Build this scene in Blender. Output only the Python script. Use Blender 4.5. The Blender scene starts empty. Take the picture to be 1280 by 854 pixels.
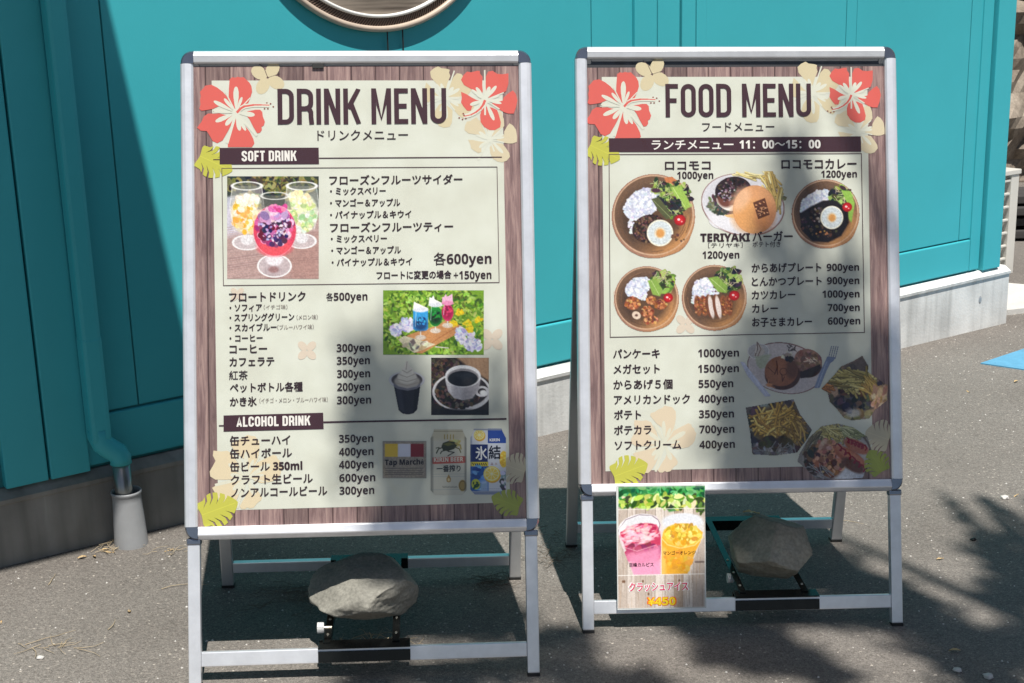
import bpy, bmesh, math, random
import numpy as np
from mathutils import Vector, Matrix, noise
from mathutils.geometry import tessellate_polygon
R = math.radians
rnd = random.Random(7)
SC = bpy.context.scene
COL = SC.collection

# ------------------------------------------------------------------ camera
CAMH, PITCH, ROLL, FPX = 1.18853, 0.25188, -0.02626, 1695.9
cam_d = bpy.data.cameras.new('camera'); cam = bpy.data.objects.new('camera', cam_d); COL.objects.link(cam)
cp, sp, cr, sr = math.cos(PITCH), math.sin(PITCH), math.cos(ROLL), math.sin(ROLL)
c_right = Vector((cr, sr*sp, sr*cp)); c_up = Vector((-sr, cr*sp, cr*cp)); c_fwd = Vector((0, cp, -sp))
mw = Matrix.Identity(4)
for i in range(3):
    mw[i][0], mw[i][1], mw[i][2] = c_right[i], c_up[i], -c_fwd[i]
mw[2][3] = CAMH
cam.matrix_world = mw
cam_d.sensor_width = 36; cam_d.lens = FPX/1280*36; cam_d.clip_start = .05; cam_d.clip_end = 500
SC.camera = cam

# ------------------------------------------------------------------ sky and sun
SUNV = Vector((.12, -.43, 1.085)).normalized()
elev = math.asin(SUNV.z); rot = math.atan2(SUNV.x, SUNV.y)
world = bpy.data.worlds.new('World'); SC.world = world; world.use_nodes = True
wn = world.node_tree; wn.nodes.clear()
sky = wn.nodes.new('ShaderNodeTexSky'); sky.sky_type = 'NISHITA'; sky.sun_disc = False
sky.sun_elevation = elev; sky.sun_rotation = rot
bg = wn.nodes.new('ShaderNodeBackground'); bg.inputs[1].default_value = .05
wo = wn.nodes.new('ShaderNodeOutputWorld')
wn.links.new(sky.outputs[0], bg.inputs[0]); wn.links.new(bg.outputs[0], wo.inputs[0])
sun_d = bpy.data.lights.new('sun', 'SUN'); sun_d.energy = 5; sun_d.angle = R(.53); sun_d.color = (1, .955, .89)
sun = bpy.data.objects.new('sun', sun_d); COL.objects.link(sun)
sun.rotation_euler = SUNV.to_track_quat('Z', 'Y').to_euler(); sun.location = (1, -3, 8)
SC.view_settings.view_transform = 'Standard'; SC.view_settings.look = 'None'
SC.view_settings.exposure = .3; SC.view_settings.gamma = 1

# ------------------------------------------------------------------ helpers
def lin(c):
    return tuple((x/12.92 if x <= .04045 else ((x+.055)/1.055)**2.4) for x in [v/255 for v in c])

def mat(name, base=(.5, .5, .5), rough=.6, metal=0., spec=.5, noise_amt=0., nscale=20., bump=0., bscale=80., stretch=(1, 1, 1), coat=0.):
    m = bpy.data.materials.new(name); m.use_nodes = True; nt = m.node_tree
    b = nt.nodes['Principled BSDF']
    b.inputs['Base Color'].default_value = (*base, 1); b.inputs['Roughness'].default_value = rough
    b.inputs['Metallic'].default_value = metal; b.inputs['Specular IOR Level'].default_value = spec
    b.inputs['Coat Weight'].default_value = coat
    tc = nt.nodes.new('ShaderNodeTexCoord'); mp = nt.nodes.new('ShaderNodeMapping'); mp.inputs['Scale'].default_value = stretch
    nt.links.new(tc.outputs['Object'], mp.inputs[0])
    if noise_amt:
        n = nt.nodes.new('ShaderNodeTexNoise'); n.inputs['Scale'].default_value = nscale; n.inputs['Detail'].default_value = 8; n.inputs['Roughness'].default_value = .65
        nt.links.new(mp.outputs[0], n.inputs[0])
        r = nt.nodes.new('ShaderNodeMapRange'); r.inputs[1].default_value = .3; r.inputs[2].default_value = .7
        r.inputs[3].default_value = 1-noise_amt; r.inputs[4].default_value = 1+noise_amt
        nt.links.new(n.outputs[0], r.inputs[0])
        mx = nt.nodes.new('ShaderNodeVectorMath'); mx.operation = 'SCALE'; mx.inputs[0].default_value = base
        nt.links.new(r.outputs[0], mx.inputs['Scale']); nt.links.new(mx.outputs[0], b.inputs['Base Color'])
    if bump:
        n2 = nt.nodes.new('ShaderNodeTexNoise'); n2.inputs['Scale'].default_value = bscale; n2.inputs['Detail'].default_value = 6
        nt.links.new(mp.outputs[0], n2.inputs[0])
        bp = nt.nodes.new('ShaderNodeBump'); bp.inputs['Strength'].default_value = bump; bp.inputs['Distance'].default_value = .004
        nt.links.new(n2.outputs[0], bp.inputs['Height']); nt.links.new(bp.outputs[0], b.inputs['Normal'])
    return m

M = {}
TEAL = (.052, .44, .50)
M['teal'] = mat('teal_paint', TEAL, .5, noise_amt=.06, nscale=1.6, bump=.05, bscale=260, spec=.35)
M['teal_dark'] = mat('teal_recess', (.03, .22, .24), .7)
M['alu'] = mat('brushed_aluminium', (.82, .835, .87), .34, metal=.55, noise_amt=.09, nscale=22, bump=.03, bscale=300, stretch=(1, 1, 1))
M['alu_dull'] = mat('dull_aluminium', (.5, .51, .52), .42, metal=.6, noise_amt=.08, nscale=14)
M['cap'] = mat('chromed_corner', (.26, .28, .33), .18, metal=.85, noise_amt=.1, nscale=30)
M['black'] = mat('black_painted_steel', (.008, .009, .009), .2, spec=.3, noise_amt=.3, nscale=30)
M['rubber'] = mat('black_rubber', (.015, .015, .015), .7)
M['knob'] = mat('white_plastic', (.72, .72, .7), .4)
M['bolt'] = mat('zinc_bolt', (.5, .46, .38), .35, metal=.8)
M['board'] = mat('backing_board', (.03, .03, .033), .5)
M['steel'] = mat('stainless_pipe', (.36, .35, .33), .3, metal=.85, noise_amt=.15, nscale=12, stretch=(6, 6, .4))
M['pvc'] = mat('grey_pvc', (.33, .34, .35), .38, noise_amt=.06, nscale=25, bump=.05, bscale=150)
M['cream_metal'] = mat('cream_sheet_metal', (.62, .6, .55), .45, noise_amt=.05, nscale=6)
M['dark_fin'] = mat('condenser_fins', (.03, .03, .032), .5, noise_amt=.3, nscale=60, stretch=(1, 1, 8))
M['dark_wood'] = mat('dark_plank', (.05, .047, .045), .8, noise_amt=.3, nscale=18, stretch=(.3, 1, 4))
M['white_slab'] = mat('pale_paving', (.58, .57, .54), .8, noise_amt=.1, nscale=9, bump=.3)
M['beige_ring'] = mat('beige_lacquer', (.55, .45, .36), .32, noise_amt=.1, nscale=20)
M['white_ring'] = mat('white_lacquer', (.78, .78, .75), .35)
M['hatch_dark'] = mat('dark_brown_weave', (.05, .035, .028), .6)
M['hatch_rib'] = mat('brown_rib', (.2, .14, .11), .5)
M['bark'] = mat('bark', (.14, .1, .07), .9, noise_amt=.3, nscale=14, bump=.8, bscale=30, stretch=(1, 1, .3))
M['leaf'] = mat('green_leaf', (.05, .1, .03), .5, noise_amt=.3, nscale=9)
M['dry'] = mat('dry_tan_leaf', (.5, .36, .18), .7, noise_amt=.3, nscale=60)
M['straw'] = mat('dry_straw', (.36, .29, .19), .7, noise_amt=.3, nscale=60)
M['twig'] = mat('grey_twig', (.12, .095, .07), .8, noise_amt=.3, nscale=60)
M['pebble'] = mat('pale_pebble', (.55, .53, .5), .7, noise_amt=.2, nscale=60)

# special materials ------------------------------------------------
def nodes(name):
    m = bpy.data.materials.new(name); m.use_nodes = True
    return m, m.node_tree, m.node_tree.nodes['Principled BSDF']
def N(nt, t, **kw):
    n = nt.nodes.new(t)
    for k, v in kw.items():
        if isinstance(k, str) and k.startswith('i_'): n.inputs[k[2:].replace('_', ' ')].default_value = v
        else: setattr(n, k, v)
    return n
def ramp(nt, pts):
    r = nt.nodes.new('ShaderNodeValToRGB'); e = r.color_ramp.elements
    while len(e) < len(pts): e.new(.5)
    for el, (p, c) in zip(e, pts): el.position = p; el.color = (*c, 1)
    return r

def ink_material():
    m, nt, b = nodes('printed_ink')
    a = N(nt, 'ShaderNodeAttribute', attribute_name='Col')
    nt.links.new(a.outputs[0], b.inputs['Base Color']); b.inputs['Roughness'].default_value = .55; b.inputs['Specular IOR Level'].default_value = .2
    return m
M['ink'] = ink_material()

def wood_print():
    m, nt, b = nodes('printed_wood_pattern')
    uv = N(nt, 'ShaderNodeUVMap', uv_map='UVMap')
    sep = N(nt, 'ShaderNodeSeparateXYZ'); nt.links.new(uv.outputs[0], sep.inputs[0])
    # plank index from u (in units of 100 mm), planks 44 mm
    d = N(nt, 'ShaderNodeMath', operation='DIVIDE'); d.inputs[1].default_value = .44; nt.links.new(sep.outputs[0], d.inputs[0])
    fl = N(nt, 'ShaderNodeMath', operation='FLOOR'); nt.links.new(d.outputs[0], fl.inputs[0])
    fr = N(nt, 'ShaderNodeMath', operation='FRACT'); nt.links.new(d.outputs[0], fr.inputs[0])
    wnz = N(nt, 'ShaderNodeTexWhiteNoise', noise_dimensions='1D'); nt.links.new(fl.outputs[0], wnz.inputs['W'])
    mp = N(nt, 'ShaderNodeMapping'); mp.inputs['Scale'].default_value = (9, .55, 1); nt.links.new(uv.outputs[0], mp.inputs[0])
    ad = N(nt, 'ShaderNodeVectorMath', operation='ADD'); nt.links.new(mp.outputs[0], ad.inputs[0])
    cb = N(nt, 'ShaderNodeCombineXYZ'); ml = N(nt, 'ShaderNodeMath', operation='MULTIPLY'); ml.inputs[1].default_value = 37; nt.links.new(wnz.outputs[0], ml.inputs[0])
    nt.links.new(ml.outputs[0], cb.inputs[1]); nt.links.new(cb.outputs[0], ad.inputs[1])
    n1 = N(nt, 'ShaderNodeTexNoise'); n1.inputs['Scale'].default_value = 1.6; n1.inputs['Detail'].default_value = 8; n1.inputs['Roughness'].default_value = .7; n1.inputs['Distortion'].default_value = .4
    nt.links.new(ad.outputs[0], n1.inputs[0])
    r = ramp(nt, [(.25, lin((92, 70, 70))), (.45, lin((136, 110, 108))), (.6, lin((168, 141, 135))), (.8, lin((200, 174, 162)))])
    nt.links.new(n1.outputs[0], r.inputs[0])
    tone = N(nt, 'ShaderNodeMapRange'); tone.inputs[3].default_value = .62; tone.inputs[4].default_value = 1.05; nt.links.new(wnz.outputs[0], tone.inputs[0])
    sc = N(nt, 'ShaderNodeVectorMath', operation='SCALE'); nt.links.new(r.outputs[0], sc.inputs[0]); nt.links.new(tone.outputs[0], sc.inputs['Scale'])
    # printed seams
    seam = ramp(nt, [(0, (.25, .2, .2)), (.03, (.35, .3, .3)), (.06, (1, 1, 1)), (.95, (1, 1, 1)), (1, (.6, .55, .55))])
    nt.links.new(fr.outputs[0], seam.inputs[0])
    mm = N(nt, 'ShaderNodeVectorMath', operation='MULTIPLY'); nt.links.new(sc.outputs[0], mm.inputs[0]); nt.links.new(seam.outputs[0], mm.inputs[1])
    nt.links.new(mm.outputs[0], b.inputs['Base Color']); b.inputs['Roughness'].default_value = .6; b.inputs['Specular IOR Level'].default_value = .2
    return m
M['wood_print'] = wood_print()

def cream_print():
    m, nt, b = nodes('printed_cream_paper')
    uv = N(nt, 'ShaderNodeUVMap', uv_map='UVMap')
    n1 = N(nt, 'ShaderNodeTexNoise'); n1.inputs['Scale'].default_value = 1.3; n1.inputs['Detail'].default_value = 5; nt.links.new(uv.outputs[0], n1.inputs[0])
    r = ramp(nt, [(.3, lin((201, 202, 189))), (.55, lin((208, 210, 198))), (.8, lin((214, 216, 206)))])
    nt.links.new(n1.outputs[0], r.inputs[0]); nt.links.new(r.outputs[0], b.inputs['Base Color'])
    n2 = N(nt, 'ShaderNodeTexNoise'); n2.inputs['Scale'].default_value = .8; n2.inputs['Detail'].default_value = 3; nt.links.new(uv.outputs[0], n2.inputs[0])
    bp = N(nt, 'ShaderNodeBump'); bp.inputs['Strength'].default_value = .25; bp.inputs['Distance'].default_value = .004; nt.links.new(n2.outputs[0], bp.inputs['Height']); nt.links.new(bp.outputs[0], b.inputs['Normal'])
    b.inputs['Roughness'].default_value = .6; b.inputs['Specular IOR Level'].default_value = .2
    return m
M['cream_print'] = cream_print()

def sheet_material():
    m, nt, b = nodes('clear_cover_sheet')
    out = nt.nodes['Material Output']
    tr = N(nt, 'ShaderNodeBsdfTransparent'); tr.inputs[0].default_value = (.97, .975, .97, 1)
    gl = N(nt, 'ShaderNodeBsdfGlossy'); gl.inputs['Roughness'].default_value = .12; gl.inputs[0].default_value = (1, 1, 1, 1)
    tc = N(nt, 'ShaderNodeTexCoord'); nz = N(nt, 'ShaderNodeTexNoise'); nz.inputs['Scale'].default_value = 5.5; nz.inputs['Detail'].default_value = 2.5; nz.inputs['Distortion'].default_value = 1.1
    mp = N(nt, 'ShaderNodeMapping'); mp.inputs['Scale'].default_value = (2.2, 1, .55)
    nt.links.new(tc.outputs['Object'], mp.inputs[0]); nt.links.new(mp.outputs[0], nz.inputs[0])
    bp = N(nt, 'ShaderNodeBump'); bp.inputs['Strength'].default_value = .55; bp.inputs['Distance'].default_value = .02; nt.links.new(nz.outputs[0], bp.inputs['Height'])
    nt.links.new(bp.outputs[0], gl.inputs['Normal'])
    # thin sheet: same mirror share from both sides
    ge = N(nt, 'ShaderNodeNewGeometry'); dt = N(nt, 'ShaderNodeVectorMath', operation='DOT_PRODUCT'); nt.links.new(ge.outputs['Incoming'], dt.inputs[0]); nt.links.new(bp.outputs[0], dt.inputs[1])
    ab = N(nt, 'ShaderNodeMath', operation='ABSOLUTE'); nt.links.new(dt.outputs['Value'], ab.inputs[0])
    su = N(nt, 'ShaderNodeMath', operation='SUBTRACT', use_clamp=True); su.inputs[0].default_value = 1; nt.links.new(ab.outputs[0], su.inputs[1])
    pw = N(nt, 'ShaderNodeMath', operation='POWER'); pw.inputs[1].default_value = 5; nt.links.new(su.outputs[0], pw.inputs[0])
    fr = N(nt, 'ShaderNodeMath', operation='MULTIPLY_ADD'); fr.inputs[1].default_value = .93; fr.inputs[2].default_value = .04; nt.links.new(pw.outputs[0], fr.inputs[0])
    # dust flecks and scratches
    n2 = N(nt, 'ShaderNodeTexNoise'); n2.inputs['Scale'].default_value = 70; n2.inputs['Detail'].default_value = 2; nt.links.new(tc.outputs['Object'], n2.inputs[0])
    r2 = ramp(nt, [(.78, (0, 0, 0)), (.86, (.25, .25, .25))]); nt.links.new(n2.outputs[0], r2.inputs[0])
    df = N(nt, 'ShaderNodeBsdfDiffuse'); df.inputs[0].default_value = (.75, .75, .72, 1)
    m1 = N(nt, 'ShaderNodeMixShader'); nt.links.new(fr.outputs[0], m1.inputs[0]); nt.links.new(tr.outputs[0], m1.inputs[1]); nt.links.new(gl.outputs[0], m1.inputs[2])
    m2 = N(nt, 'ShaderNodeMixShader'); nt.links.new(r2.outputs[0], m2.inputs[0]); nt.links.new(m1.outputs[0], m2.inputs[1]); nt.links.new(df.outputs[0], m2.inputs[2])
    nt.links.new(m2.outputs[0], out.inputs[0])
    return m
M['sheet'] = sheet_material()

def asphalt():
    m, nt, b = nodes('worn_asphalt')
    tc = N(nt, 'ShaderNodeTexCoord')
    big = N(nt, 'ShaderNodeTexNoise'); big.inputs['Scale'].default_value = 1.7; big.inputs['Detail'].default_value = 6; nt.links.new(tc.outputs['Object'], big.inputs[0])
    rb = ramp(nt, [(.25, (.142, .129, .116)), (.5, (.182, .167, .151)), (.75, (.215, .199, .181))]); nt.links.new(big.outputs[0], rb.inputs[0])
    vo = N(nt, 'ShaderNodeTexVoronoi'); vo.inputs['Scale'].default_value = 260; nt.links.new(tc.outputs['Object'], vo.inputs[0])
    hs = N(nt, 'ShaderNodeSeparateColor'); nt.links.new(vo.outputs['Color'], hs.inputs[0])
    rs = ramp(nt, [(0, (.72, .71, .7)), (.35, (.92, .92, .92)), (.8, (1.05, 1.04, 1.03)), (.95, (1.18, 1.17, 1.15)), (.99, (1.3, 1.3, 1.27)), (1, (2.4, 2.35, 2.25))]); nt.links.new(hs.outputs[0], rs.inputs[0])
    fine = N(nt, 'ShaderNodeTexNoise'); fine.inputs['Scale'].default_value = 420; fine.inputs['Detail'].default_value = 3; nt.links.new(tc.outputs['Object'], fine.inputs[0])
    rf = ramp(nt, [(.35, (.7, .7, .7)), (.65, (1.25, 1.25, 1.25))]); nt.links.new(fine.outputs[0], rf.inputs[0])
    a = N(nt, 'ShaderNodeVectorMath', operation='MULTIPLY'); nt.links.new(rb.outputs[0], a.inputs[0]); nt.links.new(rs.outputs[0], a.inputs[1])
    c = N(nt, 'ShaderNodeVectorMath', operation='MULTIPLY'); nt.links.new(a.outputs[0], c.inputs[0]); nt.links.new(rf.outputs[0], c.inputs[1])
    nt.links.new(c.outputs[0], b.inputs['Base Color'])
    mid = N(nt, 'ShaderNodeTexNoise'); mid.inputs['Scale'].default_value = 75; mid.inputs['Detail'].default_value = 5; nt.links.new(tc.outputs['Object'], mid.inputs[0])
    ad = N(nt, 'ShaderNodeMath', operation='MULTIPLY_ADD'); ad.inputs[1].default_value = 1.2; nt.links.new(mid.outputs[0], ad.inputs[0])
    iv = N(nt, 'ShaderNodeMath', operation='MULTIPLY'); iv.inputs[1].default_value = -.9; nt.links.new(vo.outputs['Distance'], iv.inputs[0]); nt.links.new(iv.outputs[0], ad.inputs[2])
    bp = N(nt, 'ShaderNodeBump'); bp.inputs['Strength'].default_value = .45; bp.inputs['Distance'].default_value = .003; nt.links.new(ad.outputs[0], bp.inputs['Height']); nt.links.new(bp.outputs[0], b.inputs['Normal'])
    b.inputs['Roughness'].default_value = .85; b.inputs['Specular IOR Level'].default_value = .25
    return m
M['asphalt'] = asphalt()

def concrete():
    m, nt, b = nodes('streaked_concrete')
    tc = N(nt, 'ShaderNodeTexCoord')
    mp = N(nt, 'ShaderNodeMapping'); mp.inputs['Scale'].default_value = (1, 1, .07); nt.links.new(tc.outputs['Object'], mp.inputs[0])
    n1 = N(nt, 'ShaderNodeTexNoise'); n1.inputs['Scale'].default_value = 26; n1.inputs['Detail'].default_value = 7; nt.links.new(mp.outputs[0], n1.inputs[0])
    n2 = N(nt, 'ShaderNodeTexNoise'); n2.inputs['Scale'].default_value = 6; n2.inputs['Detail'].default_value = 9; nt.links.new(tc.outputs['Object'], n2.inputs[0])
    r1 = ramp(nt, [(.3, (.55, .56, .545)), (.5, (.72, .73, .715)), (.72, (.8, .81, .79))]); nt.links.new(n1.outputs[0], r1.inputs[0])
    r2 = ramp(nt, [(.3, (.72, .72, .72)), (.6, (1, 1, 1))]); nt.links.new(n2.outputs[0], r2.inputs[0])
    a = N(nt, 'ShaderNodeVectorMath', operation='MULTIPLY'); nt.links.new(r1.outputs[0], a.inputs[0]); nt.links.new(r2.outputs[0], a.inputs[1])
    # canopy shade deepened in the colour, plus ragged streaky stains, at the downpipe end
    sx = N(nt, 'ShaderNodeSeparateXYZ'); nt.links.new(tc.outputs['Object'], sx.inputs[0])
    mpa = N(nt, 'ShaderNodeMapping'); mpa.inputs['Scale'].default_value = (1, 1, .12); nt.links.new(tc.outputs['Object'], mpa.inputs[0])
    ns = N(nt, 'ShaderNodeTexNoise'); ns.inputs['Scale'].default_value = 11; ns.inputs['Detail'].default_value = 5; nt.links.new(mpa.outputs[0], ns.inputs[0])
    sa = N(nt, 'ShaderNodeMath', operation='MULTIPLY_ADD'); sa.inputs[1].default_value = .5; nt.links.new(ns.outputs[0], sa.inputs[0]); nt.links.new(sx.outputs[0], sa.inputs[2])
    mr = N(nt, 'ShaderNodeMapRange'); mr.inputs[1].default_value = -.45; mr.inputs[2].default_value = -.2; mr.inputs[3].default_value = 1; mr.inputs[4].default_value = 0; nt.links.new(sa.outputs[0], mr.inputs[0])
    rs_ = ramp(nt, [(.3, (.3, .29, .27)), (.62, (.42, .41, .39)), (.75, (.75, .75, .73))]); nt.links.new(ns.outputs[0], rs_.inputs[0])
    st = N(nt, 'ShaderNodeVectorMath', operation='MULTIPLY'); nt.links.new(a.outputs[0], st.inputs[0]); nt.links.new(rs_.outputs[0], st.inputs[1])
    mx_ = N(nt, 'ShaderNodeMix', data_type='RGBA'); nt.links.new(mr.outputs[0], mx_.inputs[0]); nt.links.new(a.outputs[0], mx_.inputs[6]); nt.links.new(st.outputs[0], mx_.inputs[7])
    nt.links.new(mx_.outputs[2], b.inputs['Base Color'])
    n3 = N(nt, 'ShaderNodeTexNoise'); n3.inputs['Scale'].default_value = 120; n3.inputs['Detail'].default_value = 5; nt.links.new(tc.outputs['Object'], n3.inputs[0])
    bp = N(nt, 'ShaderNodeBump'); bp.inputs['Strength'].default_value = .3; bp.inputs['Distance'].default_value = .003; nt.links.new(n3.outputs[0], bp.inputs['Height']); nt.links.new(bp.outputs[0], b.inputs['Normal'])
    b.inputs['Roughness'].default_value = .85
    return m
M['concrete'] = concrete()

def stone(name, c0, c1, sc=9):
    m, nt, b = nodes(name)
    tc = N(nt, 'ShaderNodeTexCoord')
    n1 = N(nt, 'ShaderNodeTexNoise'); n1.inputs['Scale'].default_value = sc; n1.inputs['Detail'].default_value = 10; n1.inputs['Roughness'].default_value = .65; nt.links.new(tc.outputs['Object'], n1.inputs[0])
    r1 = ramp(nt, [(.3, c0), (.7, c1)]); nt.links.new(n1.outputs[0], r1.inputs[0])
    n2 = N(nt, 'ShaderNodeTexNoise'); n2.inputs['Scale'].default_value = sc*22; n2.inputs['Detail'].default_value = 4; nt.links.new(tc.outputs['Object'], n2.inputs[0])
    r2 = ramp(nt, [(.3, (.78, .78, .78)), (.7, (1.18, 1.18, 1.18))]); nt.links.new(n2.outputs[0], r2.inputs[0])
    a = N(nt, 'ShaderNodeVectorMath', operation='MULTIPLY'); nt.links.new(r1.outputs[0], a.inputs[0]); nt.links.new(r2.outputs[0], a.inputs[1])
    nt.links.new(a.outputs[0], b.inputs['Base Color'])
    bp = N(nt, 'ShaderNodeBump'); bp.inputs['Strength'].default_value = .25; bp.inputs['Distance'].default_value = .003; nt.links.new(n2.outputs[0], bp.inputs['Height']); nt.links.new(bp.outputs[0], b.inputs['Normal'])
    b.inputs['Roughness'].default_value = .8
    return m
M['rock'] = stone('river_stone', (.17, .165, .14), (.3, .29, .25))
M['cliff'] = stone('brown_rock_face', (.13, .1, .075), (.42, .36, .29), 3)

def blue_paint():
    m, nt, b = nodes('worn_blue_paint')
    tc = N(nt, 'ShaderNodeTexCoord')
    n1 = N(nt, 'ShaderNodeTexNoise'); n1.inputs['Scale'].default_value = 14; n1.inputs['Detail'].default_value = 12; n1.inputs['Roughness'].default_value = .75; n1.inputs['Distortion'].default_value = 2; nt.links.new(tc.outputs['Object'], n1.inputs[0])
    r1 = ramp(nt, [(.33, (.2, .19, .18)), (.38, (.085, .27, .42)), (.6, (.11, .33, .5))]); nt.links.new(n1.outputs[0], r1.inputs[0])
    nt.links.new(r1.outputs[0], b.inputs['Base Color']); b.inputs['Roughness'].default_value = .7
    return m
M['blue'] = blue_paint()
def disc_wood():
    m, nt, b = nodes('grey_brown_wood_disc')
    tc = N(nt, 'ShaderNodeTexCoord'); mp = N(nt, 'ShaderNodeMapping'); mp.inputs['Scale'].default_value = (1.5, 1, 30); nt.links.new(tc.outputs['Object'], mp.inputs[0])
    n1 = N(nt, 'ShaderNodeTexNoise'); n1.inputs['Scale'].default_value = 4; n1.inputs['Detail'].default_value = 6; nt.links.new(mp.outputs[0], n1.inputs[0])
    r1 = ramp(nt, [(.3, (.09, .07, .055)), (.7, (.3, .25, .2))]); nt.links.new(n1.outputs[0], r1.inputs[0]); nt.links.new(r1.outputs[0], b.inputs['Base Color'])
    b.inputs['Roughness'].default_value = .6
    return m
M['disc'] = disc_wood()

# object helpers -----------------------------------------------------
def link(name, me, m=None, parent=None, smooth=False):
    o = bpy.data.objects.new(name, me); COL.objects.link(o)
    if m is not None:
        for x in (m if isinstance(m, (list, tuple)) else [m]): me.materials.append(x)
    if parent is not None: o.parent = parent
    if smooth:
        me.polygons.foreach_set('use_smooth', [True]*len(me.polygons))
    return o
def tag(o, label=None, cat=None, group=None, kind=None):
    if label: o['label'] = label
    if cat: o['category'] = cat
    if group: o['group'] = group
    if kind: o['kind'] = kind
    return o
def empty(name, mw=None, loc=None):
    o = bpy.data.objects.new(name, None); COL.objects.link(o); o.empty_display_size = .05
    if mw is not None: o.matrix_world = mw
    if loc is not None: o.location = loc
    return o
def bm_obj(name, bm, m, parent=None, smooth=False):
    me = bpy.data.meshes.new(name); bmesh.ops.recalc_face_normals(bm, faces=bm.faces); bm.to_mesh(me); bm.free()
    return link(name, me, m, parent, smooth)
def box(bm, fr, x0, x1, y0, y1, z0, z1, bev=0.):
    """box in a local frame fr(x,y,z)->Vector"""
    vs = [bm.verts.new(fr(x, y, z)) for x in (x0, x1) for y in (y0, y1) for z in (z0, z1)]
    q = [(0, 1, 3, 2), (4, 6, 7, 5), (0, 4, 5, 1), (2, 3, 7, 6), (0, 2, 6, 4), (1, 5, 7, 3)]
    fs = [bm.faces.new([vs[i] for i in f]) for f in q]
    if bev > .05: bev /= 1000   # given in millimetres
    if bev:
        es = list({e for f in fs for e in f.edges})
        bmesh.ops.bevel(bm, geom=es, offset=bev, segments=2, affect='EDGES', profile=.6)
def tube(bm, pts, r, seg=10, r1=None, cap=True):
    pts = [Vector(p) for p in pts]; n = len(pts); rings = []
    for i, p in enumerate(pts):
        t = (pts[min(i+1, n-1)]-pts[max(i-1, 0)]).normalized()
        a = t.cross(Vector((0, 0, 1)));  a = a if a.length > .1 else t.cross(Vector((1, 0, 0))); a.normalize(); b = t.cross(a)
        rr = r if r1 is None else r+(r1-r)*i/(n-1)
        rings.append([bm.verts.new(p+a*math.cos(k*2*math.pi/seg)*rr+b*math.sin(k*2*math.pi/seg)*rr) for k in range(seg)])
    for i in range(n-1):
        for k in range(seg): bm.faces.new((rings[i][k], rings[i][(k+1) % seg], rings[i+1][(k+1) % seg], rings[i+1][k]))
    if cap: bm.faces.new(rings[0]); bm.faces.new(rings[-1][::-1])
def lathe(bm, prof, fr, seg=40):
    rings = [[bm.verts.new(fr(r*math.cos(k*2*math.pi/seg), r*math.sin(k*2*math.pi/seg), z)) for k in range(seg)] for r, z in prof]
    for i in range(len(prof)-1):
        for k in range(seg): bm.faces.new((rings[i][k], rings[i][(k+1) % seg], rings[i+1][(k+1) % seg], rings[i+1][k]))
    return rings

GX, GY = -.02711, .01532
def gz(x, y): return GX*x+GY*(y-3.4)
GN = Vector((-GX, -GY, 1)).normalized()

# ------------------------------------------------------------------ ground
bm = bmesh.new()
S = 60
vs = [bm.verts.new((x, y, gz(x, y))) for x, y in ((-S, -S), (S, -S), (S, S), (-S, S))]
bm.faces.new(vs); bmesh.ops.subdivide_edges(bm, edges=bm.edges, cuts=12, use_grid_fill=True)
tag(bm_obj('ground', bm, M['asphalt']), 'worn grey brown asphalt ground', kind='structure')
def ground_sheet(name, pts, h, m):
    bm = bmesh.new(); vs = [bm.verts.new((x, y, gz(x, y)+h)) for x, y in pts]; bm.faces.new(vs)
    r = bmesh.ops.extrude_face_region(bm, geom=bm.faces[:]); bmesh.ops.translate(bm, vec=(0, 0, -h-.02), verts=[v for v in r['geom'] if isinstance(v, bmesh.types.BMVert)])
    return tag(bm_obj(name, bm, m), kind='structure')
ground_sheet('painted_marking', [(1.53, 4.27), (1.646, 4.198), (2.35, 3.76), (3.0, 4.6), (2.6, 5.18), (1.74, 4.447)], .004, M['blue'])
ground_sheet('paving_slab', [(1.35, 4.93), (1.86, 4.925), (2.1, 5.02), (4.5, 5.1), (4.5, 5.32), (2.2, 5.3), (1.5, 5.6)], .02, M['white_slab'])

# ------------------------------------------------------------------ building
AL = .62291
WD = Vector((math.cos(AL), math.sin(AL), 0)); ND = Vector((math.sin(AL), -math.cos(AL), 0)); B0 = Vector((0, 3.53755, 0))
def wf(x, o, z): return B0+WD*x+ND*o+Vector((0, 0, z))   # along the wall, outward, height
bldg = empty('cafe_building', loc=B0+WD*.0)
inv = Matrix.Translation(-B0)
def wl(x, o, z): return WD*x+ND*o+Vector((0, 0, z))      # same, relative to the building empty
tag(bldg, 'turquoise boarded building with pale concrete base behind the two menu signs', 'building')
def wpart(name, boxes, m, bev=.0015):
    bm = bmesh.new()
    for b_ in boxes: box(bm, wl, *b_, bev)
    return bm_obj(name, bm, m, bldg)
HT = 3.1
wpart('wall_core', [(-4.2, 2.13, -.16, -.006, .1, HT), ], M['teal_dark'], 0)
wpart('end_wall', [(2.05, 2.148, -3.5, -.17, .19, HT)], M['teal'])
for x0, x1, o in [(-4.2, -2.32, 0), (-2.316, -1.36, 0), (-1.168, -1.0415, 0), (-1.038, .2855, 0), (.2885, .431, 0), (.7055, 1.302, 0), (1.3045, 1.3505, .0006), (1.353, 1.929, 0), (1.932, 2.052, .0006)]:
    z0 = .311 if x0 > -1.2 and x0 < .3 or (x0 > .7 and x0 < 1.9) else (.195 if x0 < -1.2 else .311)
    wpart('wall_panel', [(x0, x1, -.02, o, z0, HT)], M['teal'])
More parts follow.
